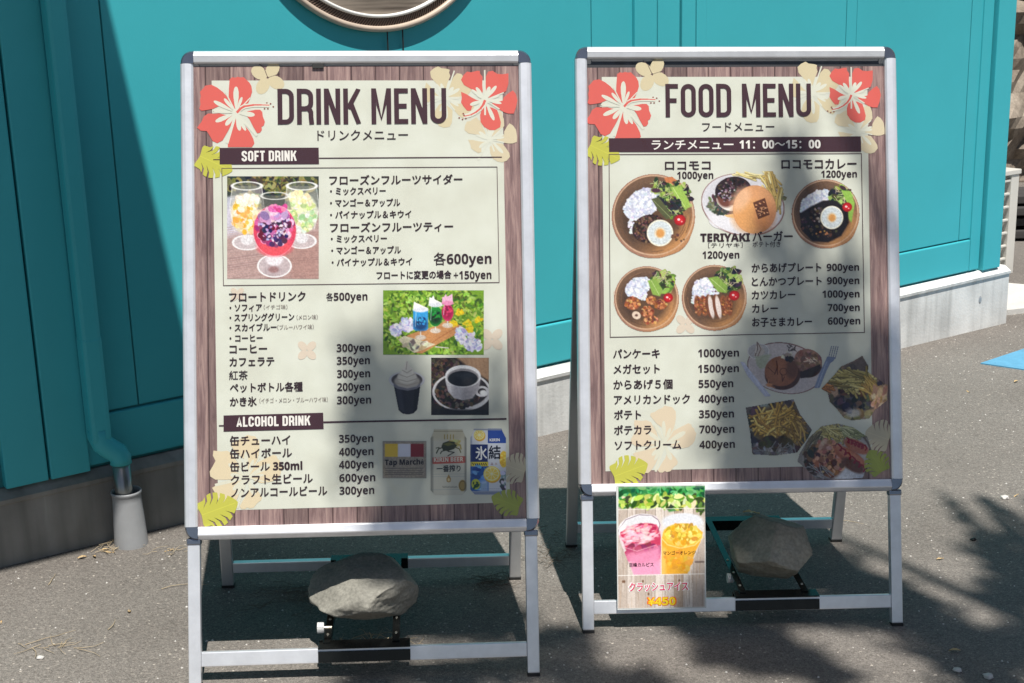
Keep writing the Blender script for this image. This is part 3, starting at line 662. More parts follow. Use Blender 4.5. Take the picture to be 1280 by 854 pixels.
# ------------------------------------------------------------------ printed pictures
GREENS = [(62, 92, 40), (96, 130, 52), (140, 170, 84), (44, 62, 34), (120, 150, 60)]
def pic_drinks():
    p = Pic(260, 200, 5.337, 130, 108, 740, 792, (60, 66, 58), seed=3)
    p.scat(420, 435, 160, 320, 70, (8, 22), [(70, 72, 60), (44, 48, 46), (120, 118, 74), (150, 142, 84), (34, 38, 40)], 1.6)
    p.scat(260, 470, 150, 90, 60, (5, 12), [(168, 160, 96), (120, 116, 60), (60, 64, 48)], 2)
    p.poly([(120, 245), (210, 235), (300, 380), (120, 420)], (190, 190, 204), 20)
    p.poly([(100, 400), (300, 340), (600, 340), (760, 320), (760, 820), (100, 820)], (188, 160, 156), 40)
    p.poly([(100, 300), (260, 350), (250, 480), (100, 520)], (206, 200, 214), 50)
    for k in range(26): y = 420+k*15; p.line([(130, y+30), (330, y), (760, y-30)], 5, p.r.choice([(204, 174, 166), (168, 132, 124), (150, 116, 112), (196, 160, 150)]), .55)
    p.poly([(400, 560), (760, 480), (760, 820), (560, 820)], (176, 134, 124), 90, .6)
    p.ell(435, 740, 60, 45, (120, 78, 74), soft=30, al=.7)
    def glass(cx, ty, rx, by, fill, seedc):
        p.ell(cx, by+80, rx*.95, 48, (214, 208, 214), soft=8, al=.7); p.ring(cx, by+80, rx*.95, 48, 8, (244, 240, 242)); p.ell(cx, by+62, rx*.42, 34, (235, 232, 236), soft=10, al=.85)
        p.poly([(cx-rx, ty), (cx-rx*1.15, (ty+by)/2), (cx-rx*.8, by), (cx, by+34), (cx+rx*.8, by), (cx+rx*1.15, (ty+by)/2), (cx+rx, ty)], (206, 206, 200), 6, .55)
        p.ell(cx, (ty+by)/2+35, rx*1.08, (by-ty)*.46, fill, soft=14, al=.95)
        p.scat(90, cx, (ty+by)/2+45, rx*.95, (by-ty)*.42, (9, 22), seedc, 1.2)
        p.ell(cx, ty+2, rx, 26, (120, 122, 110), al=.55); p.ring(cx, ty, rx, 27, 6, (248, 248, 244))
        p.line([(cx-rx, ty), (cx-rx*1.17, (ty+by)/2), (cx-rx*.85, by)], 5, (236, 236, 234), .8); p.line([(cx+rx, ty), (cx+rx*1.17, (ty+by)/2), (cx+rx*.85, by)], 5, (236, 236, 234), .8)
    glass(262, 172, 98, 470, (240, 222, 190), [(250, 196, 90), (246, 214, 150), (244, 236, 214), (240, 180, 70)])
    p.scat(40, 262, 270, 85, 34, (10, 20), [(244, 240, 220), (250, 246, 236)])
    glass(627, 172, 98, 460, (222, 226, 204), [(200, 220, 160), (236, 238, 220), (180, 204, 140), (244, 236, 190)])
    p.scat(40, 600, 250, 75, 34, (10, 20), [(246, 236, 190), (250, 246, 226)])
    # front goblet
    p.ell(445, 706, 110, 74, (206, 196, 202), soft=8, al=.75); p.ring(445, 706, 110, 74, 8, (246, 242, 244)); p.ell(445, 665, 56, 40, (238, 230, 236), soft=12); p.ell(440, 730, 34, 22, (150, 100, 98), soft=12, al=.6)
    p.poly([(355, 235), (330, 330), (560, 330), (535, 235)], (120, 118, 112), 8, .6)
    p.ell(447, 470, 142, 168, (214, 96, 140), soft=6, col2=(226, 70, 96)); p.ell(447, 585, 112, 56, (238, 92, 104), soft=22)
    p.scat(150, 447, 440, 122, 120, (9, 24), [(226, 90, 150), (200, 60, 110), (236, 150, 190), (246, 206, 226), (160, 60, 120), (190, 120, 176)], 1.2)
    p.scat(46, 447, 460, 112, 108, (13, 22), [(52, 38, 84), (74, 56, 110), (92, 40, 74), (120, 24, 62)])
    p.scat(60, 447, 430, 112, 110, (4, 9), [(244, 220, 236), (196, 176, 220)], 1.5)
    p.scat(30, 440, 372, 92, 40, (12, 26), [(206, 160, 206), (232, 200, 226), (160, 110, 170)], 1.4)
    p.scat(20, 468, 320, 56, 24, (8, 16), [(220, 70, 150), (240, 130, 180)], 1.3)
    p.ring(447, 238, 90, 24, 5, (232, 232, 228)); p.ring(447, 470, 144, 170, 4, (250, 200, 214), al=.5)
    p.noise(.08, 9); return p
def pic_floats():
    p = Pic(460, 350, 4.745, 90, 60, 686, 442, (120, 158, 46), seed=4)
    p.scat(1500, 388, 250, 340, 230, (3, 9), [(132, 172, 52), (92, 130, 36), (160, 196, 74), (70, 100, 30), (180, 206, 100)], 2.2)
    p.poly([(180, 355), (250, 320), (420, 265), (470, 230), (560, 275), (545, 310), (430, 370), (320, 436), (280, 430)], (206, 148, 96), 4)
    for k in range(9): p.line([(300+k*20, 425-k*14), (440+k*14, 330-k*8)], 3, (180, 118, 72), .5)
    p.poly([(180, 352), (215, 330), (400, 380), (330, 410), (275, 432), (220, 395)], (222, 214, 184), 3)
    p.scat(20, 290, 385, 70, 22, (5, 12), [(190, 186, 150), (240, 234, 214), (120, 120, 110)], 2)
    p.line([(400, 395), (475, 402)], 6, (216, 210, 206)); 
    for cx, cy, rx, ry in [(235, 260, 45, 38), (165, 295, 30, 32), (580, 345, 62, 42), (625, 385, 48, 32), (555, 305, 25, 20)]: p.scat(80, cx, cy, rx, ry, (4, 11), [(222, 220, 244), (238, 236, 252), (178, 176, 216)], 1.6)
    for cx, cy in [(590, 255), (655, 235), (540, 190), (605, 290), (510, 255)]: p.scat(16, cx, cy, 22, 16, (4, 9), [(244, 214, 40), (230, 190, 20)], 1.3)
    for cx, ty, by, w, c0, c1 in [(312, 170, 300, 44, (60, 160, 222), (30, 60, 110)), (400, 140, 262, 40, (40, 150, 60), (24, 54, 34)), (472, 130, 230, 34, (226, 60, 116), (150, 24, 70))]:
        p.ell(cx+(0 if cx < 330 else 0), by+(38 if cx > 330 else 40), 32, 15, (226, 222, 216), al=.8); p.line([(cx, by), (cx, by+35)], 6, (226, 222, 216))
        if cx < 330: p.poly([(cx-w, ty), (cx+w, ty), (cx+w, by-10), (cx+w*.7, by), (cx-w*.7, by), (cx-w, by-10)], c0, 4)
        else: p.ell(cx, (ty+by)/2+12, w, (by-ty)/2, c0, soft=4)
        p.ell(cx, by-38, w*.9, 38, c1, soft=24, al=.85); p.scat(22, cx, by-50, w*.7, 28, (4, 9), [c0, c1], 1.4)
        p.line([(cx-w*.6, ty+15), (cx-w*.7, by-25)], 4, (230, 240, 246), .6)
        top = (248, 246, 250) if cx < 460 else (240, 190, 216)
        p.poly([(cx-w, ty+10), (cx-w*.9, ty-40), (cx-w*.2, ty-28), (cx+w*.5, ty-14), (cx+w, ty-4), (cx+w, ty+12)] if cx < 420 else [(cx-w, ty+8), (cx-w*.9, ty-30), (cx+w*.2, ty-36), (cx+w*.8, ty-50), (cx+w*.95, ty+10)], top, 3)
        p.poly([(cx-w*.95, ty-10), (cx-w*.85 if cx < 330 else cx-w*.3, ty-44 if cx < 330 else ty-50), (cx, ty-12)], top, 3)
        p.ell(cx, ty+6, w, 14, (224, 226, 236) if cx < 460 else (236, 150, 190), soft=6)
    p.noise(.07, 7); return p
def pic_coffee():
    p = Pic(460, 350, 4.745, 375, 460, 716, 800, (46, 38, 34), seed=5)
    p.poly([(520, 455), (720, 455), (720, 600), (600, 520)], (176, 142, 112), 14)
    for k in range(8): p.line([(530+k*25, 455), (560+k*25, 600)], 3, (156, 122, 94), .5)
    p.scat(520, 440, 560, 110, 110, (6, 12), [(84, 64, 54), (54, 42, 38), (112, 88, 74), (34, 28, 26)], 1.4)
    p.ell(556, 662, 170, 112, (214, 212, 214), soft=4); p.ell(556, 655, 156, 98, (50, 42, 42), soft=6); p.scat(420, 520, 690, 135, 70, (6, 12), [(92, 74, 64), (48, 38, 36), (30, 26, 26), (124, 100, 86)], 1.4)
    p.ring(556, 662, 168, 110, 9, (226, 224, 226)); p.ring(676, 660, 34, 26, 13, (220, 218, 222)); p.ell(684, 668, 22, 16, (250, 250, 252), soft=8)
    p.poly([(457, 585), (475, 660), (510, 700), (560, 712), (620, 700), (655, 650), (668, 580)], (196, 192, 198), 5); p.poly([(560, 600), (560, 712), (620, 700), (655, 650), (668, 580)], (150, 146, 152), 30, .7)
    p.poly([(462, 600), (478, 655), (500, 680), (500, 600)], (226, 224, 228), 18, .8)
    p.ell(563, 570, 106, 66, (232, 232, 236)); p.ell(563, 578, 94, 54, (150, 146, 150), soft=5); p.ell(562, 584, 88, 46, (28, 30, 36), soft=4); p.ell(588, 600, 30, 24, (70, 66, 66), soft=20, al=.6)
    p.poly([(510, 560), (600, 545), (640, 570), (560, 590)], (60, 66, 74), 20, .5)
    p.poly([(390, 760), (716, 770), (716, 805), (375, 805)], (26, 22, 26), 14, .8); p.noise(.06, 6); return p
def pic_softcup():
    p = Pic(460, 350, 4.745, 120, 465, 342, 806, (210, 206, 200), True, seed=6)
    p.poly([(152, 620), (312, 620), (292, 770), (272, 790), (240, 798), (205, 792), (182, 772)], (44, 42, 52), 4)
    p.poly([(165, 640), (200, 640), (215, 780), (190, 770)], (70, 70, 84), 14, .6); p.poly([(275, 640), (305, 640), (285, 770), (268, 780)], (26, 24, 30), 10, .8)
    p.ell(231, 595, 103, 54, (158, 160, 172)); p.ell(231, 590, 92, 42, (84, 76, 78), soft=6); p.ring(231, 592, 100, 50, 7, (206, 206, 212))
    p.ell(232, 600, 76, 40, (186, 180, 172), soft=8); p.ell(232, 575, 58, 40, (214, 210, 202), soft=8); p.ell(234, 545, 36, 36, (226, 222, 214), soft=8)
    p.poly([(206, 560), (212, 510), (228, 478), (238, 480), (250, 520), (262, 560)], (220, 216, 208), 5)
    for y, w in [(616, 66), (592, 60), (566, 44), (540, 28)]: p.line([(232-w, y-6), (232, y+10), (232+w, y-8)], 5, (168, 160, 150), .8)
    p.line([(232, 485), (226, 530)], 4, (160, 150, 144)); p.poly([(152, 612), (180, 630), (235, 642), (290, 630), (312, 610), (310, 624), (290, 645), (235, 656), (175, 645), (153, 630)], (120, 120, 132), 5); return p
def pic_tap():
    p = Pic(460, 520, 6.4, 118, 200, 468, 498, (158, 148, 136), seed=7)
    p.noise(.1, 12); p.line([(118, 200), (468, 200), (468, 498), (118, 498), (118, 200)], 14, (150, 146, 140))
    p.poly([(136, 222), (240, 222), (240, 326), (136, 326)], (226, 192, 66)); p.poly([(240, 222), (342, 222), (342, 326), (240, 326)], (214, 216, 232)); p.poly([(342, 222), (446, 222), (446, 326), (342, 326)], (140, 34, 44))
    for y in (420, 437, 453, 468): p.line([(140, y), (p.r.randint(430, 446), y-3)], 4, (96, 88, 84))
    return p
def pic_can(kind):
    x0, x1, y0, y1 = (500, 790, 105, 638) if kind == 1 else (818, 1104, 100, 634)
    p = Pic(460, 520, 6.4, x0-6, y0-4, x1+6, y1+4, (190, 190, 190), True, res=2, seed=8)
    w = x1-x0; pts = [(x0+28, y0), (x1-34, y0), (x1-28, y0+22), (x1, y0+75), (x1, y1-45), (x1-38, y1-5), (x0+38, y1-5), (x0, y1-45), (x0, y0+75), (x0+24, y0+22)]
    p.poly(pts, (206, 204, 190) if kind == 1 else (216, 220, 230), 4); p.clip = p.A.copy()
    if kind == 1:
        p.line([(x0+20, y0+16), (x1-20, y0+16)], 8, (120, 118, 108)); p.poly([(x0, 100), (x1, 100), (x1, 190), (x0, 190)], (196, 188, 160), 40, .6)
        for k in range(4): p.line([(612+k*24, 150), (612+k*24, 182)], 8, (170, 150, 84), .9)
        p.scat(26, 690, 215, 70, 22, (6, 12), [(196, 180, 110), (210, 200, 150)], 2)
        # a galloping horned beast emblem in dark green and gold strokes
        p.poly([(588, 240), (600, 215), (640, 200), (690, 205), (712, 235), (690, 262), (640, 280), (600, 275)], (62, 66, 40), 5); p.poly([(600, 225), (650, 208), (690, 225), (640, 240)], (130, 128, 60), 8, .8)
        p.line([(600, 250), (565, 262), (548, 296)], 9, (60, 62, 44)); p.line([(625, 272), (590, 282), (580, 300)], 8, (60, 62, 44)); p.line([(570, 250), (545, 256)], 6, (60, 62, 44)); p.line([(700, 250), (730, 262), (742, 290)], 8, (110, 104, 60)); p.line([(640, 282), (690, 290), (660, 306), (640, 318)], 7, (50, 54, 44)); p.line([(700, 220), (738, 232), (744, 262)], 12, (176, 160, 96))
        p.poly([(x0+14, 332), (x1-8, 320), (x1-8, 374), (x0+14, 384)], (196, 96, 84), 4)
        for y in (466, 486, 590): p.line([(x0+10, y), (x1-10, y-4)], 3, (150, 160, 166), .7)
        p.poly([(646, 466), (664, 500), (662, 524), (646, 532), (630, 524), (628, 500)], (170, 140, 84), 4); p.ell(646, 510, 9, 13, (224, 206, 160))
        for k in range(11): p.line([(598+k*11, 562), (604+k*11, 574)], 5, (110, 110, 104), .7)
        p.ell(757, 556, 32, 46, (170, 146, 84)); p.ring(757, 556, 24, 36, 4, (120, 96, 50)); p.poly([(x0, y0+60), (x0+22, y0+60), (x0+22, y1), (x0, y1)], (110, 112, 108), 14, .55); p.poly([(x1-18, y0+60), (x1, y0+60), (x1, y1), (x1-18, y1)], (100, 102, 98), 14, .55)
    else:
        p.poly([(958, 96), (1110, 96), (1110, 216), (958, 216)], (46, 82, 168), 3); p.poly([(818, 226), (958, 226), (958, 368), (818, 368)], (26, 46, 110), 3)
        p.poly([(818, 366), (962, 366), (962, 402), (818, 402)], (234, 214, 70), 3); p.poly([(818, 402), (966, 402), (966, 600), (818, 600)], (38, 92, 176), 4)
        p.scat(60, 892, 490, 70, 80, (10, 26), [(70, 140, 214), (24, 62, 140), (110, 176, 232), (30, 80, 160)], 1.6); p.poly([(900, 520), (966, 500), (966, 640), (880, 640)], (210, 222, 240), 30, .7)
        for k in range(7): p.line([(838+k*17, 378), (846+k*17, 392)], 7, (40, 40, 30), .9)
        def lemon(cx, cy, r, t=0):
            p.ell(cx+4, cy+8, r*1.03, r*.98, (226, 170, 50)); p.ell(cx, cy, r, r*.92, (250, 222, 90)); p.ell(cx, cy, r*.88, r*.8, (252, 246, 214)); p.ell(cx, cy, r*.8, r*.72, (244, 216, 96))
            for k in range(9): a = t+k*2*math.pi/9; p.line([(cx, cy), (cx+r*.78*math.cos(a), cy+r*.7*math.sin(a))], 3.4, (254, 250, 224))
        lemon(890, 150, 44); p.ell(1085, 345, 34, 66, (240, 202, 62), soft=5); p.scat(14, 1080, 340, 22, 50, (6, 14), [(250, 226, 110), (226, 180, 50)]); lemon(990, 462, 66, .3)
        p.ell(862, 545, 36, 42, (196, 204, 66)); p.scat(8, 862, 548, 22, 22, (4, 10), [(40, 70, 40), (60, 90, 50)], 2); p.scat(26, 1082, 520, 24, 80, (8, 18), [(70, 74, 84), (150, 158, 170), (220, 226, 236)], 1.4)
        p.poly([(980, 392), (992, 368), (1004, 392)], (180, 160, 170)); p.poly([(1014, 388), (1024, 370), (1034, 388)], (190, 170, 170))
        p.line([(x0+20, y0+8), (x1-24, y0+8)], 10, (150, 156, 170)); p.poly([(x0, y1-34), (x1, y1-34), (x1, y1), (x0, y1)], (120, 130, 160), 16, .8); p.poly([(x0, y0+60), (x0+14, y0+60), (x0+14, y1), (x0, y1)], (90, 100, 130), 12, .45)
        for k in range(12): p.line([(905+k*15, 582), (913+k*15, 582)], 3, (90, 100, 140), .6)
    return p
def bowl(p, cx, cy, r, dark=0):
    p.ell(cx, cy+r*.02, r, r*1.01, (172, 130, 108)); p.ell(cx+r*.01, cy, r*.965, r*.965, (206, 168, 142)); p.ell(cx, cy-r*.01, r*.94, r*.94, (150, 112, 86))
    p.ell(cx-r*.01, cy-r*.01, r*.92, r*.92, (122, 94, 74), soft=3); p.ell(cx+r*.28, cy+r*.32, r*.66, r*.66, (206, 150, 96), soft=r*.35, al=.9)
    for k in range(14):
        a = p.r.uniform(0, 6.28); b = a+p.r.uniform(.2, .7); q = r*p.r.uniform(.75, .9); p.line([(cx+q*math.cos(a+(b-a)*t/4), cy+q*math.sin(a+(b-a)*t/4)) for t in range(5)], r*.02, p.r.choice([(96, 70, 54), (176, 130, 92), (150, 106, 74)]), .5)
    p.ring(cx, cy, r*.95, r*.95, r*.025, (214, 180, 152), al=.8); p.ell(cx-r*.05, cy+r*.05, r*.74, r*.72, (74, 56, 46), soft=r*.25, al=.75)
def rice(p, cx, cy, rx, ry, reg, n=150):
    p.ell(cx, cy, rx, ry, (206, 208, 226), rot=reg, soft=5); p.scat(n, cx, cy, rx, ry, (5, 12), [(232, 234, 246), (214, 218, 236), (246, 246, 252), (190, 194, 216)], 1.25, reg=reg, jit=6)
def salad(p, cx, cy, rx, ry, reg, n=80):
    p.scat(n, cx, cy, rx, ry, (7, 20), [(118, 148, 62), (156, 184, 92), (58, 84, 44), (40, 46, 44), (84, 60, 66), (176, 200, 112)], 2, reg=reg); p.sticks(int(n*.3), cx, cy, rx, ry, (20, 60), 3, [(190, 206, 140), (214, 200, 170), (120, 150, 70)], reg=reg)
def tomato(p, cx, cy, r): p.ell(cx, cy, r, r*.95, (226, 44, 48), col2=(160, 20, 30)); p.ell(cx-r*.2, cy-r*.1, r*.25, r*.2, (255, 220, 220), soft=4); p.ell(cx+r*.3, cy+r*.25, r*.15, r*.12, (250, 180, 180), soft=3)
def egg(p, cx, cy, r): p.ell(cx, cy, r, r*1.01, (250, 244, 224)); p.ell(cx, cy, r*.9, r*.9, (214, 222, 226), soft=5); p.noise(.05, 8, (cx, cy, r, r)); p.ell(cx, cy, r*.42, r*.42, (232, 214, 184), soft=14); p.ell(cx+2, cy+2, r*.3, r*.32, (222, 160, 92), soft=12)
def patty(p, cx, cy, rx, ry, rot, n=160, cols=((74, 50, 44), (46, 32, 30), (110, 78, 66), (138, 104, 88))): p.ell(cx, cy, rx, ry, (60, 42, 38), rot=rot, soft=6); p.scat(n, cx, cy, rx*.95, ry*.95, (4, 9), list(cols), 1.3, reg=rot)
def pic_loco():
    p = Pic(740, 190, 6.1, 142, 160, 780, 808, (160, 120, 100), True, seed=9); bowl(p, 462, 484, 316)
    p.poly([(540, 200), (600, 190), (670, 240), (640, 275), (570, 255)], (206, 130, 84), 5)
    rice(p, 375, 400, 150, 105, -38, 260); p.scat(40, 300, 560, 26, 60, (7, 12), [(226, 228, 244)])
    salad(p, 620, 360, 110, 130, 20, 130); p.poly([(590, 270), (670, 270), (730, 370), (740, 420), (700, 440), (620, 330)], (164, 196, 92), 8); p.line([(610, 275), (700, 420)], 5, (210, 226, 150)); p.scat(30, 620, 400, 46, 40, (8, 16), [(44, 44, 52), (66, 60, 66), (30, 40, 34)], 1.6)
    p.poly([(445, 360), (500, 345), (560, 420), (600, 500), (560, 515), (500, 450)], (96, 100, 66), 6); p.line([(460, 370), (590, 500)], 4, (150, 160, 110)); salad(p, 500, 260, 50, 40, 40, 26)
    patty(p, 430, 585, 130, 105, -15, 330); tomato(p, 663, 520, 44); egg(p, 512, 618, 100); p.scat(10, 650, 640, 50, 60, (6, 12), [(120, 80, 60)]); p.noise(.06, 9); return p
def pic_curry():
    p = Pic(920, 190, 6.1, 412, 200, 948, 735, (160, 120, 100), True, seed=10); bowl(p, 680, 467, 262)
    rice(p, 600, 370, 125, 62, -28, 170); p.scat(30, 520, 440, 30, 40, (7, 12), [(214, 220, 240)])
    salad(p, 800, 340, 90, 70, 20, 80); p.poly([(800, 290), (870, 300), (905, 390), (880, 540), (850, 500), (860, 420)], (150, 190, 84), 8)
    p.poly([(480, 470), (560, 420), (660, 370), (760, 370), (850, 440), (860, 540), (800, 640), (700, 690), (580, 680), (500, 600)], (36, 28, 30), 12); p.scat(90, 640, 540, 150, 120, (4, 12), [(60, 48, 46), (20, 16, 18), (92, 72, 62)], 1.4); p.scat(14, 660, 480, 120, 60, (5, 10), [(150, 140, 140), (110, 96, 90)], 1.3); p.scat(8, 660, 620, 60, 20, (4, 8), [(190, 130, 80)])
    tomato(p, 846, 420, 38); egg(p, 728, 500, 88); p.noise(.06, 9); return p
def pic_karaage_bowl():
    p = Pic(740, 310, 6.4, 170, 132, 694, 666, (160, 120, 100), True, seed=11); bowl(p, 432, 400, 258)
    rice(p, 365, 310, 110, 72, -25, 170); p.scat(34, 395, 380, 40, 36, (6, 11), [(222, 226, 240)]); salad(p, 560, 270, 80, 90, 20, 90); p.poly([(440, 260), (500, 240), (560, 330), (540, 385), (480, 370)], (146, 178, 84), 8); p.line([(470, 260), (530, 370)], 5, (190, 210, 140))
    for cx, cy, r in [(322, 440, 62), (440, 510, 54), (470, 415, 40), (545, 450, 50), (490, 570, 34), (440, 580, 28)]: p.ell(cx, cy, r, r*.85, (150, 92, 60), soft=8); p.scat(int(r*.8), cx, cy, r*.9, r*.75, (5, 12), [(206, 136, 88), (166, 96, 58), (226, 166, 116), (120, 70, 46)], 1.2)
    p.ell(352, 535, 36, 30, (232, 210, 190), rot=30); p.ell(352, 535, 12, 10, (110, 80, 70)); tomato(p, 604, 396, 38); p.noise(.06, 9); return p
def pic_katsu_bowl():
    p = Pic(740, 310, 6.4, 712, 124, 1240, 662, (160, 120, 100), True, seed=12); bowl(p, 973, 392, 260)
    rice(p, 880, 320, 90, 70, -35, 150); p.scat(34, 820, 420, 30, 46, (6, 11), [(222, 226, 240)]); p.scat(30, 960, 350, 50, 26, (6, 11), [(222, 226, 240)]); salad(p, 1090, 250, 100, 90, 20, 120); p.poly([(920, 240), (1000, 225), (1080, 310), (1070, 360), (1000, 350)], (140, 172, 80), 8); p.line([(950, 250), (1060, 345)], 5, (190, 210, 140))
    for k, (x, w) in enumerate([(842, 46), (890, 52), (1050, 50), (1090, 46)]): p.ell(x, 460, w*.62, 82, (150, 92, 60), rot=-8, soft=6); p.scat(60, x, 460, w*.5, 74, (4, 9), [(196, 128, 84), (140, 82, 52), (110, 64, 44)], 1.2)
    for x in (948, 1005): p.ell(x-10, 465, 34, 96, (120, 72, 48), rot=-10, soft=5); p.ell(x, 470, 20, 92, (226, 212, 206), rot=-10, soft=6); p.line([(x-4, 400), (x+12, 540)], 3, (190, 168, 166), .6)
    tomato(p, 1132, 380, 42); p.noise(.06, 9); return p
def pic_burger():
    p = Pic(880, 200, 8.54, -40, 120, 885, 800, (230, 226, 228), True, seed=13)
    p.ell(405, 480, 452, 330, (176, 140, 132), rot=12); p.ell(402, 478, 440, 318, (222, 220, 226), rot=12, soft=6); p.ring(405, 480, 448, 326, 9, (150, 116, 112), rot=12, al=.8)
    p.ell(300, 420, 300, 230, (200, 198, 206), rot=12, soft=80, al=.5); p.ell(200, 640, 160, 100, (232, 230, 236), soft=60)
    p.scat(90, 120, 470, 90, 90, (8, 18), [(110, 122, 96), (70, 70, 66), (150, 140, 130), (90, 60, 60), (146, 168, 120)], 1.8); p.scat(60, 200, 550, 110, 40, (8, 18), [(84, 84, 78), (60, 66, 62), (120, 100, 90)], 1.8)
    p.ell(230, 460, 120, 70, (236, 232, 226), rot=30, soft=6); p.ell(300, 330, 195, 150, (52, 36, 40), rot=-8, soft=5); p.ell(220, 420, 90, 84, (120, 74, 62), rot=30, soft=30); p.scat(160, 300, 320, 175, 125, (6, 14), [(40, 28, 32), (66, 46, 48), (30, 22, 26), (96, 70, 70)], 1.4); p.scat(34, 230, 340, 100, 110, (4, 9), [(190, 180, 190), (150, 130, 140)], 1.5)
    p.poly([(200, 590), (300, 575), (310, 620), (240, 612)], (236, 196, 140), 4)
    p.sticks(16, 480, 165, 120, 22, (120, 240), 16, [(226, 206, 140), (206, 178, 104), (240, 224, 170)], rot=(12, 8)); p.sticks(34, 690, 290, 75, 150, (130, 260), 20, [(222, 204, 140), (200, 172, 102), (236, 222, 168), (176, 150, 90)], rot=(62, 10)); p.sticks(8, 790, 420, 30, 60, (150, 240), 18, [(222, 204, 140), (200, 172, 102)], rot=(95, 8)); p.scat(10, 850, 410, 18, 22, (6, 12), [(130, 130, 90)], 2)
    p.ell(530, 530, 232, 258, (226, 166, 118), soft=5); p.ell(480, 600, 190, 170, (232, 170, 106), soft=90, al=.8); p.ell(380, 420, 90, 140, (238, 194, 158), rot=30, soft=60, al=.7); p.ell(640, 600, 110, 170, (206, 136, 92), soft=70, al=.6); p.ring(530, 530, 230, 256, 5, (196, 132, 92), al=.5)
    # branded mark burnt into the bun: abstract blocks
    p.poly([(512, 455), (640, 405), (692, 585), (568, 634)], (96, 58, 44), 5, .9)
    for a, b in [(.18, .2), (.5, .2), (.82, .2), (.2, .55), (.5, .5), (.8, .55), (.3, .82), (.6, .8), (.85, .84), (.1, .4)]:
        x = 512+128*a+56*b; y = 455-50*a+179*b; p.ell(x, y, p.r.uniform(9, 17), p.r.uniform(5, 9), (222, 164, 120), rot=p.r.uniform(-40, 60), soft=3)
    p.sticks(10, 600, 520, 50, 70, (20, 50), 5, [(50, 30, 26), (216, 160, 120)], rot=(-20, 50)); p.noise(.04, 10); return p
def pic_pancake():
    p = Pic(920, 420, 9.143, 40, 40, 1180, 700, (200, 190, 186), True, seed=14)
    p.ell(560, 370, 440, 290, (150, 120, 116), rot=12); p.ell(555, 372, 428, 280, (206, 196, 196), rot=12, soft=6); p.ring(556, 372, 434, 285, 8, (130, 96, 94), rot=12, al=.7); p.ell(560, 430, 330, 200, (190, 182, 186), rot=10, soft=80, al=.6)
    p.ell(250, 175, 125, 90, (186, 184, 186), al=.85); p.ring(250, 175, 122, 88, 6, (228, 228, 230)); p.poly([(210, 220), (400, 210), (330, 360), (270, 380), (230, 330)], (178, 184, 160), 16, .9)
    p.poly([(200, 230), (215, 140), (232, 60), (260, 90), (330, 180), (300, 220), (260, 235)], (196, 186, 178), 5); p.line([(235, 70), (240, 150), (215, 225)], 10, (120, 100, 96)); p.line([(245, 80), (280, 150), (245, 230)], 9, (140, 116, 110)); p.line([(228, 120), (222, 190)], 10, (226, 220, 214))
    p.ell(820, 330, 165, 150, (92, 62, 56), rot=20, soft=5); p.ell(825, 290, 165, 135, (156, 118, 104), rot=20, soft=6); p.scat(60, 830, 290, 150, 120, (8, 26), [(140, 102, 90), (172, 134, 118), (120, 86, 78)], 1.6)
    for k in range(12): p.line([(690+k*20, 175+k*3), (760+k*14, 330-k*2)], 6, (88, 62, 58), .6)
    p.sticks(10, 850, 280, 60, 30, (30, 80), 9, [(226, 200, 180)], rot=(10, 20)); p.poly([(700, 430), (960, 330), (975, 370), (880, 470), (740, 490)], (60, 44, 46), 10)
    p.ell(530, 450, 205, 170, (84, 54, 46), soft=6); p.ell(515, 405, 190, 172, (150, 98, 72), soft=6); p.ell(450, 420, 110, 130, (166, 112, 82), soft=60, al=.8); p.ell(640, 380, 70, 110, (100, 66, 54), soft=40, al=.8)
    p.line([(460, 290), (470, 360), (440, 440)], 12, (96, 52, 38)); p.line([(470, 360), (470, 440)], 9, (90, 48, 36)); p.line([(360, 360), (440, 430)], 7, (96, 52, 38)); p.ring(540, 410, 40, 40, 8, (92, 52, 40)); p.line([(520, 440), (530, 520), (550, 470)], 10, (92, 52, 40)); p.line([(370, 500), (360, 575), (440, 590)], 9, (206, 140, 96)); p.ell(380, 560, 40, 20, (196, 136, 96), soft=14)
    p.scat(26, 590, 225, 60, 34, (10, 22), [(196, 192, 184), (160, 150, 140), (214, 210, 204)], 1.5); p.scat(18, 610, 265, 50, 24, (8, 18), [(50, 40, 40)], 1.4); p.sticks(10, 620, 140, 60, 30, (20, 50), 8, [(96, 86, 84)])
    p.poly([(40, 290), (90, 300), (160, 400), (400, 690), (330, 695), (130, 460)], (196, 200, 222), 5); p.line([(80, 310), (350, 680)], 6, (226, 228, 240), .7)
    p.poly([(1040, 250), (1110, 260), (1040, 400), (960, 600), (895, 600), (960, 420)], (140, 152, 180), 5)
    for k in range(4): p.line([(1062+k*25, 250+k*4), (1095+k*25, 120+k*2)], 10, (120, 132, 160))
    p.poly([(1040, 240), (1145, 250), (1110, 300), (1050, 330)], (130, 142, 170), 6); p.line([(1040, 300), (930, 590)], 8, (190, 200, 220), .7); p.noise(.06, 12); return p
